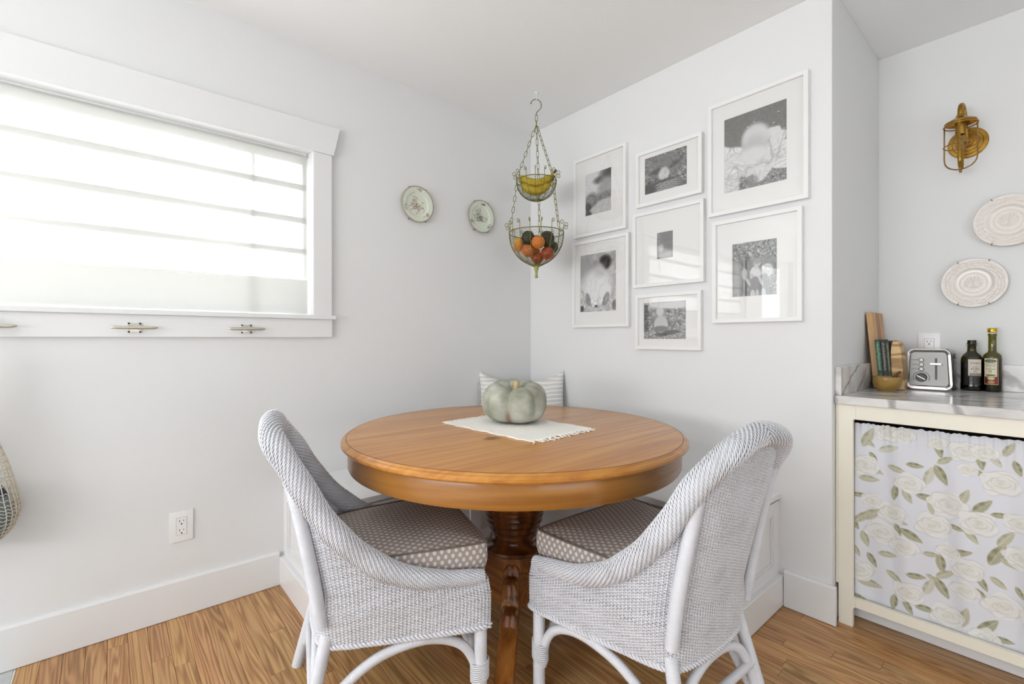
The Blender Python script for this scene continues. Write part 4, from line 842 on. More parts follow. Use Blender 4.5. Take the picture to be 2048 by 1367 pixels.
def bowl(rim_r, zr, prof, nm, nrib, spiral):
    prof = cr(np.array(prof), 8); tt = np.linspace(0, 2 * PI, 64, endpoint=False); ring = MB().tube(np.stack([rim_r * np.cos(tt), rim_r * np.sin(tt), np.full(64, hz(zr))], 1), .0024, 6, closed=True).build(nm, mGreenWire, bk, smooth=True)
    s = np.linspace(0, 1, 16); a = np.linspace(PI, -1.35 * PI, 22); rs = np.linspace(.0085, .003, 22)
    curl = np.stack([.0085 + rs * np.cos(a), 0 * a, .022 + rs * np.sin(a)], 1) * spiral
    rp = np.concatenate([[(rim_r + p[0] - 0, 0, hz(zr) + p[2]) for p in curl[::-1]], [(rim_r, 0, hz(zr) + .006)], [(r, 0, hz(z)) for r, z in prof]])
    rm = MB().tube(rp, .0016, 5).mesh('rib', mGreenWire, True)
    for k in range(nrib): put('rib', rm, ring).rotation_euler = (0, 0, k * 2 * PI / nrib + .12)
    wm = MB(); tq = np.linspace(0, 2 * PI, 300, endpoint=False); P = resample(prof, 60); N_ = 27 if rim_r > .13 else 20
    for k in range(N_):
        f = (k + .5) / N_; r, z = P[int(f * 58)]
        m = 300; zig = np.sin(tq * (44 if r > .05 else 22) + k * PI); wm.tube(np.stack([(r + .0006) * np.cos(tq), (r + .0006) * np.sin(tq), hz(z) + .0018 * zig], 1), .0007, 4, closed=True)
    tag(wm.build('wire_netting', mGreenWireDark, ring, smooth=True), kind='stuff'); return ring
bowl(RU, ZU, [(RU, ZU), (.108, ZU - .02), (.098, ZU - .048), (.078, ZU - .076), (.045, ZU - .097), (.012, ZU - .106)], 'upper_bowl', 14, 1.5)
lw = bowl(RL, ZL, [(RL, ZL), (.1475, ZL - .035), (.137, ZL - .075), (.112, ZL - .118), (.078, ZL - .150), (.040, ZL - .172), (.014, ZL - .184)], 'lower_bowl', 16, 1.6)
MB().lathe([(0, hz(1.504)), (.019, hz(1.500)), (.017, hz(1.492)), (.009, hz(1.465)), (.0055, hz(1.448)), (.0085, hz(1.444)), (.0085, hz(1.441)), (.006, hz(1.439)), (.0095, hz(1.434)), (.0095, hz(1.429)), (.005, hz(1.4255)), (0, hz(1.425))], 20).build('finial', pbr('green_finial', rgb(156, 160, 92), .5, .1), bk, smooth=True)
MB().lathe([(0, hz(1.846)), (.013, hz(1.847)), (.013, hz(1.851)), (0, hz(1.852))], 16).build('boss', mGreenWire, bk, smooth=True)
mBan = pbr('banana_skin', rgb(206, 178, 50), .5, var=(60, rgb(166, 146, 44), .5, .72)); mBanTip = pbr('banana_tip', rgb(72, 58, 26), .7)
def banana(label, yo, zo, sag, hw, rz):
    t = thing('banana', label, 'banana', (0, 0, 0), 0, 'bananas in the upper basket'); t.parent = None
    e = Vector(RT); f = Vector(FW); t.location = Vector((HX, HY, 0)) + f * yo + Vector((0, 0, zo)); t.rotation_euler = (0, 0, RZ + rz)
    x = np.linspace(-1, 1, 26); P = np.stack([x * hw, .012 * x ** 2, sag * (x ** 2 + .12 * x)], 1); r = .0215 * np.clip(1 - np.abs(x) ** 5, .2, 1) ** .7
    r[-3:] = [.0085, .0068, .0064]; r[0] = .004; MB().tube(P, r * (1 + 0), 6).build('peel', mBan, t, angle=75)
    MB().tube([P[-1], P[-1] + [.008, .002, .012], P[-1] + [.012, .002, .020]], [.0064, .0060, .0072], 6).build('stem', mBanTip, t); MB().tube([P[0], P[0] + [-.005, 0, .006]], [.0045, .003], 6).build('tip', pbr('green_tip', rgb(96, 96, 40), .7), t)
banana('ripe banana at the front of the upper basket, lowest of the bunch', -.050, 1.889, .046, .078, .03)
banana('ripe banana in the middle of the upper basket bunch', -.008, 1.908, .052, .086, -.05)
banana('banana with brown streak, topmost of the bunch in the upper basket', -.045, 1.932, .050, .092, .02)
banana('banana half hidden at the back of the upper basket', .034, 1.908, .046, .076, .06)
def fruit(name, label, cat, x, y, z, r, mat, stretch=(1, 1, 1), grp=None, seed=0, stem=True):
    t = thing(name, label, cat, tuple(Vector((HX, HY, 0)) + Vector(RT) * x + Vector(FW) * y + Vector((0, 0, z))), RZ + seed, grp)
    n, k = 28, 18; th = np.linspace(0, 2 * PI, n, endpoint=False); ph = np.linspace(.03, PI - .03, k); T, P = np.meshgrid(th, ph); g = 1 + .02 * np.sin(3 * T + seed) * np.sin(P)
    rr = np.sin(P) * (1 - .04 * np.exp(-((P) / .3) ** 2)); V = np.stack([r * rr * g * np.cos(T) * stretch[0], r * rr * g * np.sin(T) * stretch[1], r * (np.cos(P) - .22 * np.exp(-(P / .3) ** 2)) * stretch[2]], -1); MB().grid(V[::-1], wrap=True).build('flesh', mat, t, smooth=True)
    if stem: MB().tube([(0, 0, r * .72 * stretch[2]), (.001, 0, r * .86 * stretch[2])], [.003, .0024], 6).build('stem', pbr('fruit_stem', rgb(84, 66, 40), .8), t)
mAvo = pbr('hass_avocado_skin', rgb(44, 44, 32), .5, bump=(160, .7, .003)); mOrg = pbr('orange_peel', rgb(226, 128, 52), .45, bump=(240, .3, .001)); mPeach = pbr('peach_skin', rgb(206, 104, 62), .6, var=(26, rgb(222, 150, 76), .4, .7)); mMango = pbr('mango_skin', rgb(224, 164, 62), .4, var=(12, rgb(196, 98, 46), .5, .75)); mTom = pbr('red_apple_skin', rgb(168, 60, 40), .35, var=(30, rgb(190, 92, 50), .45, .7))
AV = 'avocados in the lower basket'
fruit('avocado', 'dark avocado at the left of the lower basket', 'avocado', -.046, -.020, 1.640, .037, mAvo, (1, 1, 1.12), AV, .4)
fruit('avocado', 'dark avocado at the top middle of the lower basket', 'avocado', -.002, .046, 1.632, .037, mAvo, (1, 1, 1.1), AV, 1.1)
fruit('avocado', 'dark green avocado at the right of the lower basket, the largest', 'avocado', .056, -.024, 1.634, .040, mAvo, (1.05, 1, 1.15), AV, 2.0)
fruit('avocado', 'dark avocado low against the right wall of the basket', 'avocado', .092, .034, 1.602, .031, mAvo, (1, 1, 1.05), AV, 2.6)
fruit('mango', 'yellow-orange mango at the left side of the lower basket', 'mango', -.098, -.022, 1.604, .031, mMango, (.9, 1, 1.3), None, .2)
fruit('orange', 'orange in the front middle of the lower basket', 'orange', .006, -.078, 1.606, .036, mOrg, grp=None, seed=.9)
fruit('peach', 'reddish peach at the front left below the avocado', 'peach', -.050, -.050, 1.566, .034, mPeach, grp=None, seed=.3)
fruit('apple', 'red apple at the lower right of the lower basket', 'apple', .058, -.036, 1.555, .036, mTom, grp='red apples in the lower basket', seed=.7)
fruit('apple', 'red apple at the very bottom of the lower basket', 'apple', .004, -.012, 1.534, .033, mTom, grp='red apples in the lower basket', seed=.1)
fruit('orange', 'orange at the back of the lower basket', 'orange', -.010, .062, 1.575, .036, mOrg, seed=.5)

# ------------------------------------------------------------------ kitchen cabinet, worktop and curtain in the niche
cab = thing('base_cabinet', 'cream painted base cabinet with an open front below the stone worktop', 'cabinet', (1.701, .035, 0))
def cp(lo, hi, nm, m=mCream, bev=.001): return MB().box((lo[0] - 1.701, lo[1] - .035, lo[2]), (hi[0] - 1.701, hi[1] - .035, hi[2]), bev).build(nm, m, cab)
XR = 3.10
cp((1.7015, .040, .149), (1.7118, .060, .8436), 'filler_strip'); 
st_ = [(1.712, .0), (1.7575, .0), (1.7575, .064), (1.7595, .072), (1.766, .0775), (1.766, .112), (1.758, .112), (1.758, .788), (1.766, .788), (1.766, .8436), (1.712, .8436)]
MB().prism([(p[0] - 1.701, p[1]) for p in st_], 'y', 0.0, .020, .0006).build('stile', mCream, cab)
cp((1.7661, .035, .788), (XR, .055, .8436), 'top_rail'); cp((1.7661, .035, .0775), (XR, .055, .112), 'bottom_rail'); cp((XR - .05, .0351, .1121), (XR, .055, .7879), 'stile')
cp((1.712, .130, .001), (XR, .146, .110), 'kick_board', mBench); 
MB().box((.013, .115, .110), (XR - 1.701, .60, .126)).box((.013, .60, .126), (XR - 1.701, .615, .83)).box((.0125, .021, .126), (.030, .60, .83)).box((.0125, .021, .80), (XR - 1.701, .615, .835)).build('interior', pbr('dark_cabinet_interior', rgb(70, 64, 56), .8), cab)
ct = thing('stone_worktop', 'grey veined stone worktop with matching splashbacks in the niche', 'countertop', (1.7006, .02, .844))
def tp(lo, hi, nm, bev=.0015): return MB().box((lo[0] - 1.7006, lo[1] - .02, lo[2] - .844), (hi[0] - 1.7006, hi[1] - .02, hi[2] - .844), bev).build(nm, mStone, ct)
tp((1.7008, .02, .8442), (XR + .01, .7265, .875), 'slab'); tp((1.7008, .032, .8751), (1.7212, .7062, .985), 'side_splash'); tp((1.7008, .7064, .8751), (XR + .01, .7266, .985), 'back_splash')
ROSES = [(1.858, 0.748, 0.039), (1.788, 0.615, 0.042), (2.06, 0.714, 0.037), (1.916, 0.576, 0.04), (2.144, 0.627, 0.045), (1.868, 0.455, 0.041), (2.018, 0.527, 0.05), (1.836, 0.375, 0.048), (1.982, 0.443, 0.046), (2.093, 0.484, 0.046), (1.901, 0.345, 0.039), (2.184, 0.508, 0.034), (1.771, 0.211, 0.042), (2.018, 0.366, 0.029), (2.068, 0.323, 0.041), (1.916, 0.182, 0.042), (2.06, 0.252, 0.034), (2.147, 0.233, 0.045), (2.018, 0.143, 0.044), (2.108, 0.118, 0.035), (2.108, 0.723, 0.031), (1.81, 0.483, 0.032), (2.188, 0.402, 0.04), (1.993, 0.731, 0.026), (1.901, 0.746, 0.031), (2.068, 0.658, 0.025)]
LEAVES = [(1.786, 0.696, 1.809, 0.748, 1), (1.863, 0.624, 1.903, 0.614, 1), (1.916, 0.644, 1.951, 0.643, 2), (1.965, 0.593, 1.977, 0.638, 0), (1.99, 0.645, 2.012, 0.599, 2), (1.997, 0.665, 2.027, 0.687, 1), (1.992, 0.73, 2.0, 0.689, 2), (1.879, 0.552, 1.874, 0.512, 2), (1.903, 0.547, 1.921, 0.512, 1), (1.837, 0.68, 1.88, 0.697, 0), (1.804, 0.663, 1.821, 0.642, 2), (1.754, 0.499, 1.787, 0.5, 2), (2.097, 0.71, 2.102, 0.67, 2), (2.125, 0.709, 2.144, 0.681, 0), (2.154, 0.723, 2.172, 0.757, 1), (2.176, 0.7, 2.187, 0.666, 2), (2.08, 0.661, 2.106, 0.646, 2), (1.944, 0.539, 1.985, 0.535, 2), (1.974, 0.523, 1.979, 0.487, 1), (2.052, 0.543, 2.068, 0.584, 1), (2.087, 0.526, 2.119, 0.561, 2), (2.128, 0.523, 2.16, 0.524, 2), (2.027, 0.457, 2.056, 0.451, 2), (2.066, 0.452, 2.089, 0.422, 1), (1.749, 0.402, 1.766, 0.372, 2), (1.784, 0.417, 1.83, 0.451, 1), (1.881, 0.415, 1.891, 0.382, 2), (1.902, 0.404, 1.945, 0.378, 2), (1.754, 0.301, 1.77, 0.271, 1), (1.799, 0.279, 1.818, 0.244, 2), (1.835, 0.296, 1.875, 0.301, 1), (1.781, 0.356, 1.794, 0.315, 1), (1.96, 0.339, 1.993, 0.343, 1), (1.998, 0.339, 2.004, 0.294, 2), (2.036, 0.369, 2.073, 0.382, 2), (2.124, 0.37, 2.15, 0.424, 2), (2.143, 0.432, 2.169, 0.471, 1), (2.15, 0.381, 2.18, 0.366, 1), (1.859, 0.236, 1.894, 0.212, 1), (1.917, 0.25, 1.956, 0.252, 2), (1.962, 0.204, 1.979, 0.25, 0), (1.992, 0.255, 2.016, 0.211, 2), (1.995, 0.271, 2.029, 0.297, 1), (1.778, 0.173, 1.83, 0.17, 1), (1.876, 0.153, 1.871, 0.112, 2), (1.905, 0.152, 1.924, 0.118, 2), (2.095, 0.307, 2.111, 0.274, 2), (2.126, 0.317, 2.153, 0.294, 1), (2.086, 0.266, 2.109, 0.248, 2), (2.18, 0.303, 2.192, 0.278, 2), (1.75, 0.114, 1.784, 0.109, 2), (1.942, 0.145, 1.982, 0.144, 2), (2.054, 0.138, 2.066, 0.187, 1), (2.098, 0.131, 2.132, 0.175, 2), (2.135, 0.126, 2.169, 0.125, 2), (1.763, 0.401, 1.798, 0.436, 1), (1.794, 0.708, 1.814, 0.69, 1), (2.012, 0.786, 2.039, 0.79, 1), (1.809, 0.606, 1.837, 0.592, 1), (1.778, 0.565, 1.823, 0.566, 1), (1.967, 0.265, 1.991, 0.255, 1), (1.89, 0.432, 1.912, 0.428, 1)]

def curtain():
    x0, x1, z0, z1 = 1.7575, 3.045, .085, .7725; nx, nz = 560, 330; t = thing('cabinet_curtain', 'pale linen curtain printed with white roses and sage leaves under the worktop', 'curtain', (x0, .070, z0))
    xs = np.linspace(x0, x1, nx); zs = np.linspace(z1, z0, nz); X, Z = np.meshgrid(xs, zs); c = np.ones((nz, nx, 3)) * np.array([222, 224, 231.]); g = np.random.default_rng(21)
    rep = .46; roses = [(x + k * rep * 1.0, z, r) for k in (0, 1, 2) for x, z, r in ROSES]; leaves = [(a + k * rep, b, e + k * rep, f, q) for k in (0, 1, 2) for a, b, e, f, q in LEAVES]
    def mixr(m, sl, col): c[sl] = c[sl] * (1 - m[..., None]) + np.array(col) * m[..., None]
    def win(cx, cz, R):
        i0, i1 = np.searchsorted(-zs, -(cz + R)), np.searchsorted(-zs, -(cz - R)); j0, j1 = np.searchsorted(xs, cx - R), np.searchsorted(xs, cx + R); return (slice(i0, i1), slice(j0, j1))
    for a, b, e, f, q in leaves:
        L = math.hypot(e - a, f - b) * 1.22 + 1e-6; cx, cz = (a + e) / 2, (b + f) / 2; sl = win(cx, cz, L * .62)
        if c[sl].size == 0: continue
        ux, uz = (e - a) / L, (f - b) / L; u = ((X[sl] - cx) * ux + (Z[sl] - cz) * uz) / (L / 2); v = (-(X[sl] - cx) * uz + (Z[sl] - cz) * ux) / (L / 2)
        w = .40 * np.clip(1 - u * u, 0, 1) ** .8 * (1 - .25 * u); m = np.clip((w - np.abs(v)) / .07, 0, 1); base = ((206, 205, 190), (188, 187, 164), (168, 167, 140))[q]
        mixr(m * .92, sl, base); mixr(m * np.clip(v / .25 - .1 + .5 * (q == 2), 0, 1) * (.45 if q < 2 else .7) * (.6 + .4 * np.sin(u * 9)), sl, (122, 119, 88)); mixr(m * np.clip(.05 - np.abs(v), 0, .05) / .05 * .7, sl, (222, 220, 198)); mixr(m * (np.abs(np.sin(u * 11 + np.abs(v) * 9)) < .14) * .4, sl, (140, 138, 106))
    for x, z, r in roses:
        r = r * 1.02; sl = win(x, z, r * 1.25)
        if c[sl].size == 0: continue
        dx, dz = (X[sl] - x) / r, (Z[sl] - z) / (r * .86); d = np.hypot(dx, dz); a = np.arctan2(dz, dx); ph = g.random() * 6
        for kk, rk in enumerate((1.0, .80, .60, .42, .24)):
            pk = ph + kk * 1.9; ox, oz = .05 * math.sin(pk), .05 * math.cos(pk * 1.3); dk = np.hypot(dx - ox, dz - oz); ak = np.arctan2(dz - oz, dx - ox)
            edge = rk * (1 + .10 * np.sin(4 * ak + pk) + .05 * np.sin(7 * ak + 2.3 * pk)); ins = np.clip((edge - dk) / .05, 0, 1)
            shd = np.exp(-(np.clip(dk - edge, 0, 9) / .085) ** 2) * (1 - ins) * np.clip(.55 + .6 * np.sin(ak * 2 + pk), .1, 1); mixr(shd * (.34 if kk else .30), sl, (170, 167, 150))
            mixr(ins * .85, sl, (231 - 2 * kk, 231 - 2 * kk, 229 - 3 * kk)); mixr(ins * np.exp(-((edge - dk) / .06) ** 2) * .5, sl, (243, 243, 243))
        mixr(np.exp(-(d / .16) ** 2) * .4, sl, (196, 193, 176))
    gather = np.clip((Z - (z1 - .10)) / .10, 0, 1); th = (Z - z1)
    ruf = np.sin(X * 2 * PI / .021 + 2.2 * np.sin(X * 23)) * .0032 * gather ** 1.3 + .006 * np.sin(X * 2 * PI / .165 + 1.0) * (1 - .5 * gather) + .0025 * np.sin(X * 2 * PI / .075 + Z * 6)
    zz = Z + (.0014 * np.sin(X * 2 * PI / .019 + 4 * np.sin(X * 31)) + .0016 * np.sin(X * 2 * PI / .057 + 2 * np.sin(X * 13))) * (gather > .95) * gather
    V = np.stack([X - x0, ruf, zz - z0], -1); MB().grid(V).build('cloth', mCloth, t, smooth=True, col=c / 255.)
    MB().tube([(-.005, .020, z1 - z0 - .016), (x1 - x0 - .0, .020, z1 - z0 - .016)], .004, 8).build('rod', mBrassDark, t)
curtain()

# ------------------------------------------------------------------ things on the worktop
CZ = .8752
mBoard = wood('oiled_maple', rgb(186, 140, 92), rgb(206, 164, 116), rgb(220, 184, 138), scale=(40, 40, 3), rough=.5, coat=0, rings=.2)
mBoard2 = wood('oiled_cherry', rgb(150, 100, 64), rgb(172, 124, 84), rgb(188, 142, 102), scale=(40, 40, 3), rough=.5, coat=0, rings=.2)
lean = Matrix.Rotation(math.radians(-5.4), 4, 'Y')
cb = thing('cutting_board', 'tall striped wooden cutting board leaning on the niche wall', 'cutting board', (1.7335, .462, CZ)); cb.rotation_euler = (0, math.radians(-4.9), 0)
for a, b, m in ((0, .062, mBoard), (.0622, .130, mBoard2), (.1302, .195, mBoard)): MB().box((.0, a, .0022), (.022, b, .336), .0015).build('strip', m, cb)
def book(label, x, w, h, d, colr, tilt, seed, band):
    t = thing('book', label, 'book', (x, .432, CZ + .0015), 0, 'cookbooks leaning by the cutting board'); t.rotation_euler = (0, math.radians(tilt), 0); m = pbr('book_cloth_%d' % seed, colr, .55)
    MB().box((0, .0, .0002), (.0026, d, h), .0006).build('cover', m, t); MB().box((w - .0026, 0, .0002), (w, d, h), .0006).build('cover', m, t)
    MB().box((.0027, .004, .003), (w - .0027, d - .004, h - .004)).build('pages', pbr('book_pages', rgb(170, 164, 144), .9), t)
    im = Img(16, 110, tuple(int(255 * q) for q in (colr[0] ** .4545, colr[1] ** .4545, colr[2] ** .4545))); g = np.random.default_rng(seed)
    for k in range(26): yy = .06 + k * .022 + g.random() * .006; im.ell(.5 + g.normal() * .05, yy, .16 + g.random() * .14, .007, band, .8, 0, .9)
    for k in range(8): im.ell(.5, .70 + k * .026, .12 + g.random() * .1, .006, band, .8, 0, .55)
    sh = print_sheet('spine', im, (0.0004, -.0006, h), (w - .0008, 0, 0), (0, 0, -h + .0004), mLabel, t); MB().box((.0004, -.0004, .0002), (w - .0004, .003, h)).build('spine_board', m, t)
book('green cookbook with pale lettering, leftmost beside the cutting board', 1.7590, .0190, .213, .15, rgb(30, 74, 62), -4.6, 1, (150, 190, 150))
book('black cookbook with cream lettering, middle of the three', 1.7785, .0160, .208, .145, rgb(34, 34, 34), -4.2, 2, (176, 160, 130))
book('thin dark green cookbook beside the round-topped board, rightmost of three', 1.7948, .0115, .206, .14, rgb(36, 46, 36), -4.0, 3, (150, 150, 120))
ov = thing('wooden_board', 'thick round-topped wooden board standing behind the bowl', 'cutting board', (1.8260, .428, CZ + .0006)); ov.rotation_euler = (0, math.radians(-3.4), 0)
prf = [(-.0150, 0), (.0150, 0), (.0175, .03), (.0190, .08), (.0188, .13), (.0172, .165), (.0135, .190), (.0085, .206), (.0, .213), (-.0085, .206), (-.0135, .190), (-.0172, .165), (-.0188, .13), (-.0190, .08), (-.0175, .03)]
MB().prism(prf, 'y', 0, .086, .003).build('slab', wood('olive_ash', rgb(158, 122, 74), rgb(198, 160, 108), rgb(214, 182, 132), scale=(8, 8, 34), rough=.5, coat=0, rings=1.4), ov, angle=50)
bw = thing('stoneware_bowl', 'small ochre glazed bowl in front of the cookbooks', 'bowl', (1.797, .372, CZ))
MB().lathe([(0, .004), (.024, .0035), (.026, .0), (.029, .0), (.030, .005), (.036, .009), (.045, .021), (.0485, .036), (.0475, .052), (.0485, .0585), (.0465, .060), (.0445, .054), (.044, .036), (.040, .022), (.030, .012), (0, .009)], 48).build('body', pbr('ochre_glaze', rgb(160, 128, 64), .22, var=(40, rgb(132, 100, 46), .5, .75)), bw, smooth=True)
sp = thing('wooden_spoon', 'dark wooden spoon resting in the ochre bowl', 'spoon', (1.800, .372, CZ + .0105)); 
P = cr(np.array([(-.020, .004, .003), (-.006, .004, .012), (.012, .006, .036), (.030, .010, .062), (.040, .012, .072)]), 6); MB().tube(P, np.linspace(.009, .0042, len(P)), 8, rb=np.linspace(.004, .0036, len(P))).build('handle', pbr('dark_walnut', rgb(84, 48, 26), .5), sp, smooth=True)

# toaster
to = thing('toaster', 'brushed steel two-slot toaster with a front lever and dial', 'toaster', (1.9085, .520, CZ))
def rrect(w0, w1, h0, h1, r, n=6):
    # tapered rounded rectangle: half width w0 at bottom, w1 at top
    P = []
    for cx, cz, a0 in ((w0 - r, h0 + r, -PI / 2), (w1 - r, h1 - r, 0), (-w1 + r, h1 - r, PI / 2), (-w0 + r, h0 + r, PI)):
        for q in np.linspace(a0, a0 + PI / 2, n): P.append((cx + r * math.cos(q), cz + r * math.sin(q)))
    return P
MB().prism(rrect(.072, .066, .010, .172, .024), 'y', .018, .180, .004).build('shell', mSteel, to, angle=35)
fr = MB(); O = np.array(rrect(.0765, .0705, .004, .176, .026)); I = np.array(rrect(.063, .0575, .020, .162, .014)); n = len(O)
def lay(P, y): return np.stack([P[:, 0], np.full(n, y), P[:, 1]], 1)
fr.grid(np.stack([lay(O, .020), lay(O, .003), lay(O * .985 + [0, .0014], -.002), lay(I * 1.06 - [0, .005], -.002), lay(I, .002), lay(I, .010)]), wrap=True); fr.build('front_bezel', pbr('polished_steel', rgb(150, 148, 145), .26, 1.0), to, angle=40)
MB().prism([tuple(p) for p in rrect(.0632, .0577, .0198, .1622, .014)], 'y', .0060, .016).build('front_panel', mSteelPanel, to)
sl = MB(); sl.prism(rrect(.0036, .0036, .046, .137, .0034), 'y', .0052, .012); so2 = sl.build('lever_slot', mBlack, to); so2.location = (.0235, 0, 0)
lv = MB(); lv.prism(rrect(.0185, .0185, -.0042, .0042, .004), 'y', -.010, -.002, .001); lvo = lv.build('lever', mNickel, to, angle=40); lvo.location = (.0235, 0, .1125)
MB().box((.021, -.003, .109), (.026, .012, .116)).build('lever_arm', mNickel, to)
for k, (zz) in enumerate((.128, .1085, .089)):
    bt = MB().lathe([(.0088, -.0055), (.0088, -.0020), (.0075, -.0012)], 24, rot=RX90, at=(-.0235, 0, zz)).build('button_ring', mBlack, to); MB().lathe([(0, -.0010), (.006, -.0012), (.0076, -.0028), (.0076, -.005)], 24, rot=RX90, at=(-.0235, 0, zz)).build('button', pbr('white_button', rgb(238, 238, 236), .3), to, smooth=True)
MB().lathe([(0, .006), (.0165, .006), (.0185, .002), (.0185, -.006)], 32, rot=RX90, at=(-.0235, 0, .054)).build('dial', mBlack, to, angle=40)
MB().box((-.0155, -.0082, -.0016), (.0165, -.0058, .0016), .0006, rot=Matrix.Rotation(math.radians(30), 4, 'Y'), at=(-.0235, 0, .054)).build('dial_pointer', mNickel, to)
dr = MB(); q = np.linspace(math.radians(-35), math.radians(215), 40); dr.tube(np.stack([-.0235 + .0265 * np.cos(q), np.full(40, .0056), .054 + .024 * np.sin(q)], 1), .0007, 4)
for qq in np.linspace(math.radians(-20), math.radians(200), 9): dr.tube([(-.0235 + .0255 * math.cos(qq), .0055, .054 + .0232 * math.sin(qq)), (-.0235 + .0285 * math.cos(qq), .0055, .054 + .0258 * math.sin(qq))], .0007, 4)
dr.build('dial_marks', mBlack, to)
MB().box((-.046, .035, .1705), (-.012, .165, .1735)).box((.012, .035, .1705), (.046, .165, .1735)).build('bread_slots', mBlack, to)
MB().prism(rrect(.0715, .0695, .0, .014, .005), 'y', .022, .176).build('base', mBlack, to); 
sd = MB()
for zz in (.135, .150): sd.box((.0660, .09, zz), (.0720, .150, zz + .0022))
sd.box((.0675, .09, .135), (.0725, .0925, .150)); sd.build('side_vent', mBlack, to)
def text(body, size, loc, rot, mat, parent, name='lettering', warp=None, shear=0.0, xs=1.0):
    cu = bpy.data.curves.new('t', 'FONT'); cu.body = body; cu.size = size; cu.align_x = 'CENTER'; cu.align_y = 'CENTER'; cu.shear = shear; cu.resolution_u = 3
    ob = bpy.data.objects.new('t', cu); COL.objects.link(ob); dg = bpy.context.evaluated_depsgraph_get(); me = bpy.data.meshes.new_from_object(ob.evaluated_get(dg)); bpy.data.objects.remove(ob); bpy.data.curves.remove(cu)
    for v in me.vertices:
        x, z = v.co.x * xs, v.co.y
        v.co = Vector((x, 0, z))
        if warp: R, th0 = warp; an = th0 + x / R; v.co = Vector((R * math.sin(an), -R * math.cos(an), z))
    me.materials.clear(); me.materials.append(mat); o = put(name, me, parent, loc); o.name = name; me.name = name; return o
mInk = pbr('black_ink', rgb(30, 30, 30), .6)
for w, zz in (('CANCEL', .128), ('BAGEL', .1085), ('DEFROST', .089)): text(w, .0058, (-.0445, .0057, zz), None, mInk, to, xs=1.0)

# bottles
def bottle(name, label, x, y, prof, mg, fill, cap, neckcap):
    t = thing(name, label, 'bottle', (x, y, CZ)); MB().lathe(prof, 48).build('glass', mg, t, smooth=True)
    MB().lathe(fill, 40).build('contents', pbr('dark_vinegar', rgb(14, 9, 8), .25), t, smooth=True); MB().lathe(cap[1], 32).build('cap', cap[0], t, angle=40); return t
gG = thin_glass('olive_green_glass', (.42, .40, .12, 1), 1.75); gD = thin_glass('dark_olive_glass', (.26, .24, .07, 1), 1.75)
b1 = bottle('oil_bottle', 'short dark oil bottle with a black cap beside the toaster', 2.0275, .664, [(0, 0), (.033, 0), (.0355, .003), (.0355, .030), (.0345, .033), (.0345, .125), (.033, .138), (.027, .151), (.017, .161), (.0145, .168), (.0138, .187), (.0165, .188), (.0165, .190), (.013, .191), (.013, .196)], gD, [(0, .003), (.0315, .003), (.033, .006), (.0332, .120), (0, .120)], (mBlack, [(.0145, .196), (.0185, .195), (.0185, .197), (.0142, .198), (.0142, .2115), (.012, .2125), (0, .2125)]), None)
b2 = bottle('vinegar_bottle', 'taller green vinegar bottle with a gold cap and printed label', 2.0880, .668, [(0, 0), (.026, 0), (.0285, .003), (.0285, .140), (.027, .150), (.021, .158), (.0145, .163), (.0125, .170), (.0122, .228), (.0135, .231), (.0135, .240)], gG, [(0, .003), (.0265, .003), (.0268, .006), (.0268, .136), (0, .136)], (pbr('gold_cap', rgb(206, 176, 70), .25, 1.0), [(.0145, .244), (.0152, .246), (.0152, .2495), (.0143, .2505), (.0152, .2515), (.0152, .261), (.0140, .2625), (0, .2625)]), None)
def label_sheet(t, R, th0, half, z0, z1, img, nm):
    a = np.linspace(th0 - half, th0 + half, img.w); z = np.linspace(z1, z0, img.h); A, Z = np.meshgrid(a, z); MB().grid(np.stack([R * np.sin(A), -R * np.cos(A), Z], -1)).build(nm, mLabel, t, smooth=True, col=img.a)
TH = math.radians(-4)
i1 = Img(60, 70, (214, 204, 190)); i1.box(.0, .93, 1, 1, (40, 36, 34)).box(.12, .80, 1.1, .84, (60, 54, 50)).box(.12, .84, 1.1, .93, (150, 140, 128)); label_sheet(b1, .0352, math.radians(22), .62, .060, .132, i1, 'label')
text('Calav', .0135, (0, 0, .117), None, mInk, b1, warp=(.0355, math.radians(20)), shear=.35); text('AVO', .008, (0, 0, .101), None, mInk, b1, warp=(.0355, math.radians(22))); text('PURE', .0115, (0, 0, .0915), None, mInk, b1, warp=(.0355, math.radians(22))); text('OIL', .009, (0, 0, .081), None, mInk, b1, warp=(.0355, math.radians(22)))
i2 = Img(60, 110, (92, 52, 34)); i2.box(.0, .0, .90, .70, (222, 214, 188), .01).box(0, 0, .04, 1, (214, 198, 160)).box(.96, 0, 1, 1, (214, 198, 160)).box(0, .97, 1, 1, (214, 198, 160)); i2.ell(.45, .105, .40, .062, (62, 84, 60), .1).ell(.45, .105, .32, .022, (200, 204, 180), .6, 0, .0)
i2.ell(.45, .50, .11, .045, (176, 140, 60), .3).ell(.45, .50, .05, .02, (222, 214, 188), .3).ell(.46, .635, .34, .04, (84, 100, 70), .15).box(0, .60, .9, .625, (222, 214, 188)); i2.box(.04, .70, .96, .97, (110, 46, 30)).ell(.5, .76, .26, .06, (206, 196, 150), .3).ell(.84, .82, .12, .1, (146, 40, 44), .3).ell(.2, .86, .14, .08, (84, 22, 20), .4).ell(.5, .9, .24, .06, (176, 140, 90), .4)
label_sheet(b2, .0289, TH, .78, .030, .138, i2, 'label'); mInkG = pbr('green_ink', rgb(70, 66, 44), .6); mInkC = pbr('cream_ink', rgb(224, 220, 196), .6)
for w, sz, zz, mm in (('BALSAMIC', .0072, .1145, mInkG), ('VINEGAR', .0072, .1065, mInkG), ('OF', .0036, .1000, mInkG), ('MODENA', .0072, .0935, mInkG), ('ORGANIC', .0056, .1267, mInkC)): text(w, sz, (0, 0, zz), None, mm, b2, warp=(.0292, TH - .06))

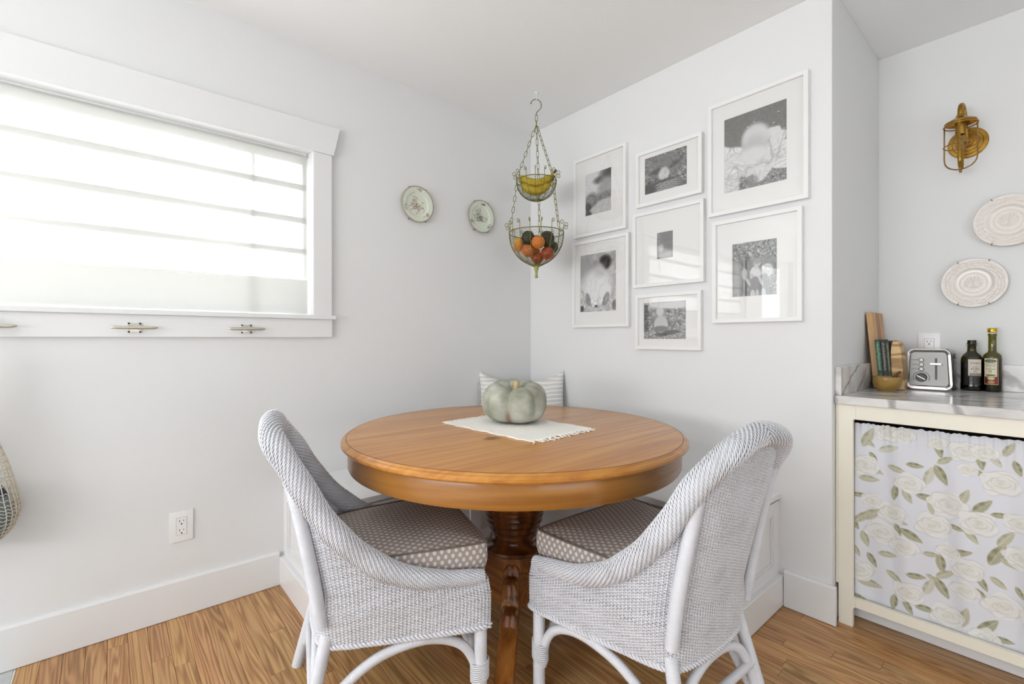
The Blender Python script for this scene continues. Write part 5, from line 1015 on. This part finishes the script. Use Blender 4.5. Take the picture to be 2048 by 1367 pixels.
# ------------------------------------------------------------------ net bag on the left cleat
bag = thing('net_bag', 'cream cotton net bag hanging from the left cleat at the photo edge', 'bag', (.020, -2.428, .436))
nu, nv = 30, 34; pf = cr(np.array([(.012, .020, .60), (.020, .026, .50), (.030, .034, .42), (.055, .045, .34), (.082, .055, .25), (.103, .062, .15), (.104, .060, .10), (.085, .05, .05), (.045, .035, .012), (.004, .010, .0)]), 6)
def bagpt(a, f):
    k = f * (len(pf) - 1); i = int(min(k, len(pf) - 2)); w = k - i; q = pf[i] * (1 - w) + pf[i + 1] * w; ca, sa = math.cos(a), math.sin(a)
    return (.066 + q[1] * np.sign(ca) * abs(ca) ** .8 - .0, q[0] * np.sign(sa) * abs(sa) ** .8, q[2])
net = MB()
for k in range(nu): net.tube([bagpt(k * 2 * PI / nu + .10 * math.sin(f * 9), f) for f in np.linspace(0, 1, 34)], .0015, 4)
for j in range(nv):
    f = .10 + .88 * (j / (nv - 1)); net.tube([np.array(bagpt(q, f)) + [0, 0, .0028 * math.cos(q * nu)] for q in np.linspace(0, 2 * PI, nu * 3, endpoint=False)], .0015, 4, closed=True)
mCot = pbr('cotton_net_cord', rgb(216, 206, 186), .9); tag(net.build('netting', mCot, bag, smooth=True), kind='stuff')
for s in (-1, 1): MB().tube(cr(np.array([(.066 + s * .012, .008 * s, .60), (.060, .020 + .004 * s, .66), (.030, .024 + s * .003, .712), (.020, .024, .718)]), 6), .004, 6).build('handle', mCot, bag, smooth=True)
cl = thing('folded_cloth', 'blue-grey folded cloth with a navy edge inside the net bag', 'cloth', (.086, -2.428, .4435))
n, k = 48, 24; th = np.linspace(0, 2 * PI, n, endpoint=False); V = []
for f in np.linspace(0, 1, k):
    zz = .01 + f * .155; w = .036 + .054 * math.sin(PI * min(1, f * .72 + .1)); V.append([(.044 * np.sign(math.cos(a)) * abs(math.cos(a)) ** .7 * (.5 + w * 5.2), w * np.sign(math.sin(a)) * abs(math.sin(a)) ** .7 * (1 + .04 * math.sin(6 * a)), zz + .014 * math.sin(a) * f) for a in th])
mb = MB(); V = np.array(V); mb.grid(V, wrap=True); mb.f.append([tuple(range(n))[::-1]]); mb.m.append([0]); mb.f.append([tuple(range((k - 1) * n, k * n))]); mb.m.append([0]); mb.build('wrap', pbr('blue_grey_cotton', rgb(118, 138, 146), .9, bump=(120, .3, .002)), cl, smooth=True)
MB().grid(np.stack([V[-4] * [1.02, 1.02, 1], V[-1] * [1.02, 1.02, 1] + [0, 0, .006]]), wrap=True).build('navy_edge', pbr('navy_cotton', rgb(58, 66, 100), .9), cl, smooth=True)
